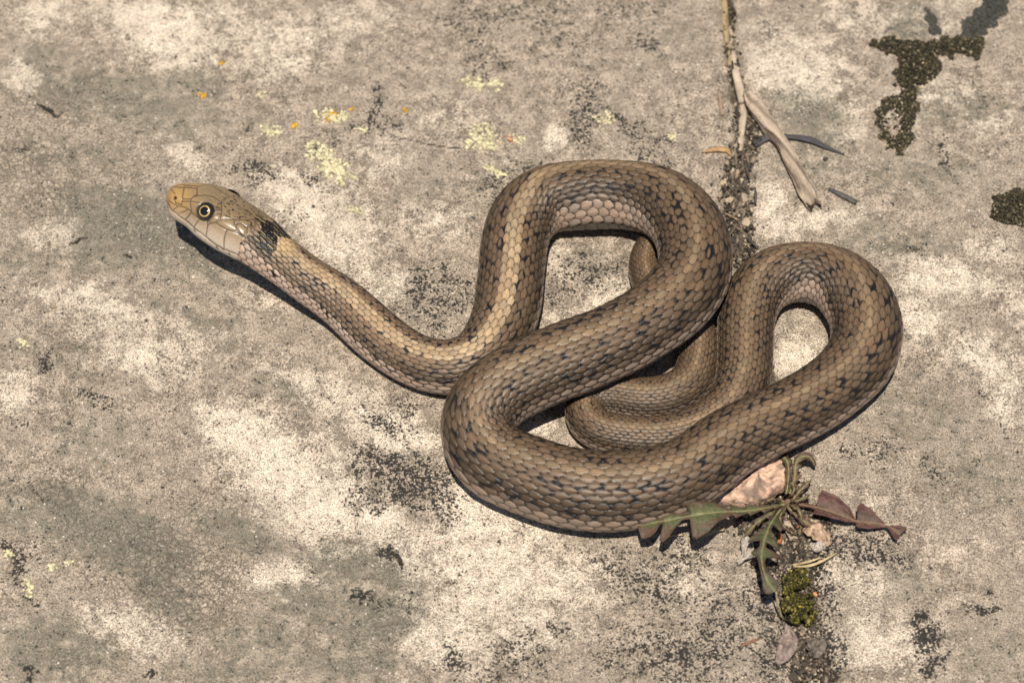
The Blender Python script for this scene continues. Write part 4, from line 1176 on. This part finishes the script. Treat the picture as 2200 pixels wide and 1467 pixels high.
leaf(plant, po, [(1696, 1060, 36), (1708, 1020, 48), (1716, 985, 52), (1734, 980, 46), (1752, 1000, 30)], [(0, 3, 3, 0), (.15, 9, 12, 4), (.2, 3, 4, 0), (.3, 10, 16, 6), (.36, 3, 4, 0), (.46, 10, 15, 6), (.52, 4, 4, 0), (.64, 10, 12, 4), (.8, 8, 10, 2), (1, 2, 2, 0)], (.10, .095, .045), MAR, 2.0, 7, 60, 6)
leaf(plant, po, [(1700, 1078, 34), (1722, 1050, 40), (1742, 1030, 34)], [(0, 3, 3, 0), (.2, 9, 9, 5), (.28, 3, 3, 0), (.45, 10, 10, 6), (.55, 3, 3, 0), (.75, 9, 8, 4), (.84, 3, 3, 0), (1, 2, 2, 0)], (.11, .07, .045), MAR, 2.0, 8, 50, 5)
leaf(plant, po, [(1690, 1086, 34), (1716, 1110, 40), (1744, 1128, 34), (1772, 1136, 18)], [(0, 3, 3, 0), (.2, 8, 9, 4), (.28, 3, 3, 0), (.5, 11, 11, 6), (.6, 4, 4, 0), (.8, 10, 10, 4), (1, 2, 2, 0)], BRN, (.12, .07, .05), 3.0, 9, 40, 5)
for k, (rib, w) in enumerate([([(1690, 1080, 36), (1672, 1072, 50), (1650, 1074, 58), (1632, 1084, 50)], 9), ([(1696, 1078, 36), (1720, 1072, 46), (1738, 1062, 38)], 8), ([(1690, 1086, 34), (1676, 1112, 44), (1690, 1136, 40), (1712, 1148, 24)], 10),
                              ([(1686, 1086, 34), (1650, 1106, 48), (1620, 1128, 44), (1600, 1150, 26)], 10), ([(1698, 1084, 34), (1716, 1096, 42), (1722, 1122, 34), (1716, 1150, 20)], 9), ([(1692, 1070, 40), (1706, 1050, 48), (1702, 1030, 46), (1714, 1012, 36)], 8)]):
    leaf(plant, po, rib, [(0, 2, 2, 0), (.15, w * .6, w * .8, 3), (.2, 2, 2, 0), (.38, w, w * .8, 5), (.45, 2.5, 2.5, 0), (.62, w * .9, w, 5), (.7, 2.5, 2.5, 0), (.88, w * .8, w * .7, 2), (1, 1, 1, 0)], ((.075, .05, .034), (.07, .075, .035))[k % 2], MAR, 5.0, 80 + k, 50, 4, 8)
V, F, c = lump(1692, 1084, 15, 10, 20, (.14, .085, .06), 15, up=14)
link('crown', mesh_from('crown', V - po, F, c), M_leaf, plant)

# litter round the plant
V, F, c = tube([(1688, 1120, 26), (1696, 1138, 26), (1706, 1158, 22)], [10, 11, 10, 10], (.42, .345, .275), (.2, .155, .12), 10, 20, 0.08, 0.35, 31, 4)
put('wood_chip', V, F, c, M_wood, 'flat grey wood chip lying in the crack below the rosette plant', 'chip')
V, F, c = tube([(1712, 1132, 24), (1724, 1122, 26), (1734, 1110, 24)], [4, 6, 4], (.42, .22, .11), (.22, .11, .06), 8, 14, 0.12, 0.5, 32, 3)
put('bark_flake', V, F, c, M_wood, 'small orange brown bark flake beside the flat grey wood chip', 'flake')
V, F, c = tube([(1672, 1142, 26), (1676, 1154, 26), (1674, 1166, 22)], [4, 6, 4], (.40, .17, .07), (.2, .08, .04), 8, 14, 0.12, 0.5, 33, 3)
put('bark_flake', V, F, c, M_wood, 'small rust coloured bark flake under the downward leaf of the plant', 'flake')
V, F, c = tube([(1510, 1152, 10), (1535, 1140, 14), (1556, 1136, 16)], [3, 4.5, 3], (.50, .39, .25), (.26, .19, .11), 8, 16, 0.1, 0.6, 34, 3)
put('straw_piece', V, F, c, M_wood, 'short straw piece under the green toothed leaf', 'straw')
V, F, c = tube([(1430, 1154, 8), (1448, 1150, 9), (1466, 1148, 9)], [2, 3, 2], (.50, .39, .25), (.26, .19, .11), 8, 14, 0.1, 0.6, 35, 3)
put('straw_piece', V, F, c, M_wood, 'tiny straw piece under the tip of the green toothed leaf', 'straw')
V, F, c = tube([(1704, 1216, 16), (1732, 1216, 22), (1764, 1206, 20), (1798, 1187, 8)], [2.6, 3.4, 3.2, 1.4], (.60, .49, .30), (.34, .26, .14), 8, 30, 0.05, 0.8, 36, 2)
put('dry_needle', V, F, c, M_wood, 'long pale dry needle lying over the crack above the olive moss', 'needle')
V, F, c = tube([(1703, 1213, 18), (1730, 1208, 24), (1762, 1198, 20)], [2.4, 3.2, 1.4], (.60, .49, .30), (.34, .26, .14), 8, 24, 0.05, 0.8, 37, 2)
put('dry_needle', V, F, c, M_wood, 'shorter pale dry needle lying against the long one', 'needle')
V, F, c = tube([(1729, 1177, 10), (1750, 1180, 13), (1776, 1187, 9)], [3.5, 3, 1.5], (.52, .44, .33), (.28, .22, .15), 8, 18, 0.08, 0.7, 38, 2)
put('straw_piece', V, F, c, M_wood, 'short pale straw between the crumpled dead leaf and the needles', 'straw')
V, F, c = tube([(1667, 1271, 86), (1672, 1300, 56), (1680, 1326, 22)], [1.6, 2.2, 2.2], (.42, .37, .20), (.24, .19, .1), 7, 20, 0.05, 1, 39, 2)
put('grass_stem', V, F, c, M_wood, 'thin straw coloured stem hanging from the downward leaf to the moss', 'stem')
V, F, c = tube([(1593, 1386, 5), (1610, 1379, 5), (1630, 1371, 4)], [2.5, 3.5, 2.5], (.30, .16, .10), (.16, .08, .05), 8, 16, 0.08, 0.6, 41, 2)
put('wood_sliver', V, F, c, M_wood, 'small reddish brown sliver on the speckled rock left of the lower crack', 'sliver')
V, F, c = lump(1752, 1276, 8, 5, 3, (.48, .22, .10), 17)
put('leaf_scrap', V, F, c, M_wood, 'tiny orange scrap on the edge of the larger moss cushion', 'scrap')


def crumple(rib, prof, cb, seed, label, cat='leaf', name='dead_leaf', group=None):
    p, t = smooth_path(rib, 40)
    C3 = at(p[:, 0], p[:, 1], p[:, 2])
    T = np.gradient(C3, axis=0); T /= np.linalg.norm(T, axis=1)[:, None]
    Sd = np.cross(T, np.array([0, 0, 1.0])); Sd /= np.linalg.norm(Sd, axis=1)[:, None]
    pr = np.array(prof, float)
    c = np.linspace(-1, 1, 17)
    wl = np.interp(t, pr[:, 0], pr[:, 1]); wr = np.interp(t, pr[:, 0], pr[:, 2])
    off = c[None] * np.where(c[None] < 0, wl[:, None], wr[:, None])
    V = C3[:, None] + off[..., None] * U * Sd[:, None]
    nz = fbm(t[:, None] * 5 + seed, c[None] * 1.8 + seed, seed, 3)
    V[..., 2] += (nz - .42) * 30 * U
    col = np.asarray(cb) * (0.55 + 0.9 * nz[..., None])
    idx = np.arange(40 * 17).reshape(40, 17)
    F = np.stack([idx[:-1, :-1], idx[1:, :-1], idx[1:, 1:], idx[:-1, 1:]], -1).reshape(-1, 4)
    ob = put(name, V.reshape(-1, 3), F, col.reshape(-1, 3), M_leaf, label, cat, group)
    md = ob.modifiers.new('thickness', 'SOLIDIFY'); md.thickness = 2 * U
    return ob


crumple([(1724, 1142, 18), (1748, 1138, 24), (1772, 1156, 20), (1782, 1172, 10)], [(0, 4, 4), (.2, 14, 18), (.4, 20, 14), (.55, 12, 22), (.75, 14, 12), (.9, 6, 10), (1, 2, 2)], (.34, .24, .165), 51, 'crumpled tan dead leaf lying right of the flat grey wood chip')
crumple([(1740, 1172, 12), (1756, 1176, 15), (1774, 1170, 12)], [(0, 3, 3), (.4, 10, 10), (.8, 8, 6), (1, 2, 2)], (.36, .31, .27), 52, 'small greyish dead leaf scrap beneath the crumpled tan leaf')
crumple([(1596, 1150, 16), (1606, 1172, 20), (1600, 1196, 14), (1584, 1210, 8)], [(0, 4, 4), (.3, 12, 14), (.6, 14, 10), (1, 3, 3)], (.30, .26, .23), 53, 'grey torn dead leaf left of the downward rosette leaf')
crumple([(1690, 1345, 14), (1694, 1372, 20), (1684, 1402, 16), (1668, 1426, 8)], [(0, 3, 3), (.25, 16, 14), (.5, 20, 18), (.75, 16, 14), (1, 3, 3)], (.22, .17, .15), 54, 'dull mauve brown dead leaf in the lowest part of the crack')
crumple([(1736, 1376, 14), (1752, 1386, 20), (1740, 1408, 16)], [(0, 6, 6), (.4, 22, 20), (.8, 18, 16), (1, 5, 5)], (.13, .11, .09), 55, 'dark curled dead leaf in the crack below the larger moss cushion')
g = np.random.RandomState(23)
for k in range(20):
    x, y = (1700 + g.normal() * 28, g.uniform(1105, 1210)) if k < 11 else (1725 + g.normal() * 24, g.uniform(1340, 1460))
    rx = g.uniform(6, 12)
    V, F, c = lump(x, y, rx, rx * g.uniform(.7, 1.1), rx * g.uniform(.5, .8), tones[ti] if (ti := g.randint(14)) < 6 else (.075, .062, .05), 240 + k, up=g.uniform(4, 12), turn=g.rand() * 6)
    c = c * 0.7
    lab = ('small %s clod in the crack around the rosette plant' if k < 11 else 'small %s clod in the crack below the moss cushions') % (TN[ti] if ti < 6 else 'dark earthy')
    put('clod', V, F, c, M_peb, lab, 'clod', 'clods around the plant' if k < 11 else 'clods below the moss')


# lobed lichens: flat rosettes of overlapping lobes
def lichen(cx, cy, rx, ry, turn, n, size, base, seed, label, group, cat='lichen'):
    g = np.random.RandomState(seed)
    V0, F0 = ICO1
    Vs, Fs, Cs = [], [], []
    a = math.radians(turn); nb = 0
    k = 0
    while nb < n:
        q = g.normal(size=2) * 0.5
        if np.hypot(*q) > 1.05 or fbm(np.array([q[0] * 2.2 + seed]), np.array([q[1] * 2.2]), seed, 2)[0] < 0.40:
            continue
        x = cx + q[0] * rx * math.cos(a) - q[1] * ry * math.sin(a); y = cy + q[0] * rx * math.sin(a) + q[1] * ry * math.cos(a)
        s_ = size * math.exp(g.normal() * .3)
        c3 = at(x, y, 0.6 + 1.4 * g.rand())[0]
        t = math.atan2(q[1], q[0]) + g.normal() * .5; e = g.uniform(1.1, 1.9)
        W = V0 * (1 + 0.25 * (g.rand(len(V0), 1) - .5)) * np.array([s_ * e, s_, 1.5])
        W = np.stack([W[:, 0] * math.cos(-t) - W[:, 1] * math.sin(-t), W[:, 0] * math.sin(-t) + W[:, 1] * math.cos(-t), W[:, 2]], 1) * U + c3
        Vs.append(W); Fs.append(F0 + len(V0) * nb); Cs.append(np.tile(np.asarray(base) * g.uniform(.6, 1.15), (len(V0), 1)) * (0.86 + .2 * (V0[:, 2:3] > 0)))
        nb += 1
    return put('lichen', np.vstack(Vs), np.vstack(Fs), np.vstack(Cs), M_lich, label, cat, group)


YEL = (.58, .53, .34); ORA = (.62, .36, .045)
LG = 'pale yellow lobed lichens on the rock'
for i, (x, y, rx, ry, tr, n, sz, lab) in enumerate([
    (690, 335, 42, 24, 35, 85, 4.6, 'large pale yellow lichen between the head and the highest coil'),
    (728, 368, 42, 22, 25, 75, 4.6, 'pale yellow lichen lobes joined to the lower end of the large lichen'),
    (1036, 302, 36, 32, 20, 85, 4.2, 'pale yellow rosette lichen beside a tiny red fleck'),
    (1040, 178, 40, 17, 10, 60, 4.2, 'flat oval pale yellow lichen high above the coils'),
    (706, 250, 34, 15, 5, 46, 3.6, 'pale yellow lichen with a bright orange lichen on it'),
    (740, 248, 12, 10, 0, 14, 3.4, 'tiny pale yellow lichen right of the bright orange lichen'),
    (580, 282, 24, 14, 0, 34, 3.4, 'small scattered pale yellow lichen above the back of the head'),
    (1066, 369, 28, 10, 20, 32, 3.6, 'narrow pale yellow lichen just left of the highest coil'),
    (768, 452, 20, 9, 10, 22, 3.0, 'faint small pale lichen between neck and coil'),
    (776, 276, 13, 9, 0, 14, 3.0, 'tiny pale lichen inside a black crusty spot'),
    (1110, 300, 18, 9, 10, 18, 3.0, 'small pale lichen touching the red fleck'),
    (1300, 258, 24, 18, 30, 26, 3.2, 'scattered pale lichen on a black crusty patch above the highest coil'),
    (1446, 292, 14, 9, 0, 16, 3.2, 'small pale lichen near the crack above the coils'),
    (50, 738, 18, 9, 15, 20, 3.4, 'small pale yellow lichen above a round black spot'),
    (62, 1256, 14, 22, 0, 24, 3.6, 'pale yellow lichen beside a vertical black streak'),
    (18, 1190, 12, 12, 0, 14, 3.4, 'pale lichen at the top of the vertical black streak'),
    (108, 1217, 14, 8, 0, 14, 3.4, 'two lobed pale lichen right of the vertical black streak'),
    (148, 1209, 9, 7, 0, 9, 3.4, 'tiny round pale yellow lichen on grey green rock'),
    (566, 205, 13, 9, 0, 12, 3.0, 'tiny pale lichen on bare rock over the small scattered lichen')]):
    lichen(x, y, rx * 1.12, ry * 1.12, tr, int(n * 1.7), sz * 0.74, YEL, 300 + i, lab, LG)
for i, (x, y, r_, n, lab) in enumerate([(710, 247, 13, 22, 'largest bright orange lichen, growing on a pale yellow one'), (434, 206, 9, 12, 'small orange lichen on open rock above the head'),
        (870, 235, 8, 9, 'small orange lichen right of a black crusty spot'), (632, 270, 6, 7, 'orange lichen dot left of the largest orange lichen'), (755, 237, 5, 4, 'tiny orange lichen dot right of the largest orange one'), (474, 137, 5, 5, 'tiny orange lichen dot standing alone on the pale upper rock')]):
    lichen(x, y, r_, r_, 0, n, 2.6, ORA, 340 + i, lab, 'orange lichens on the rock')
lichen(1094, 298, 12, 6, 50, 10, 2.2, (.50, .12, .05), 360, 'tiny red fleck of lichen beside the pale rosette lichen', 'red lichen flecks')
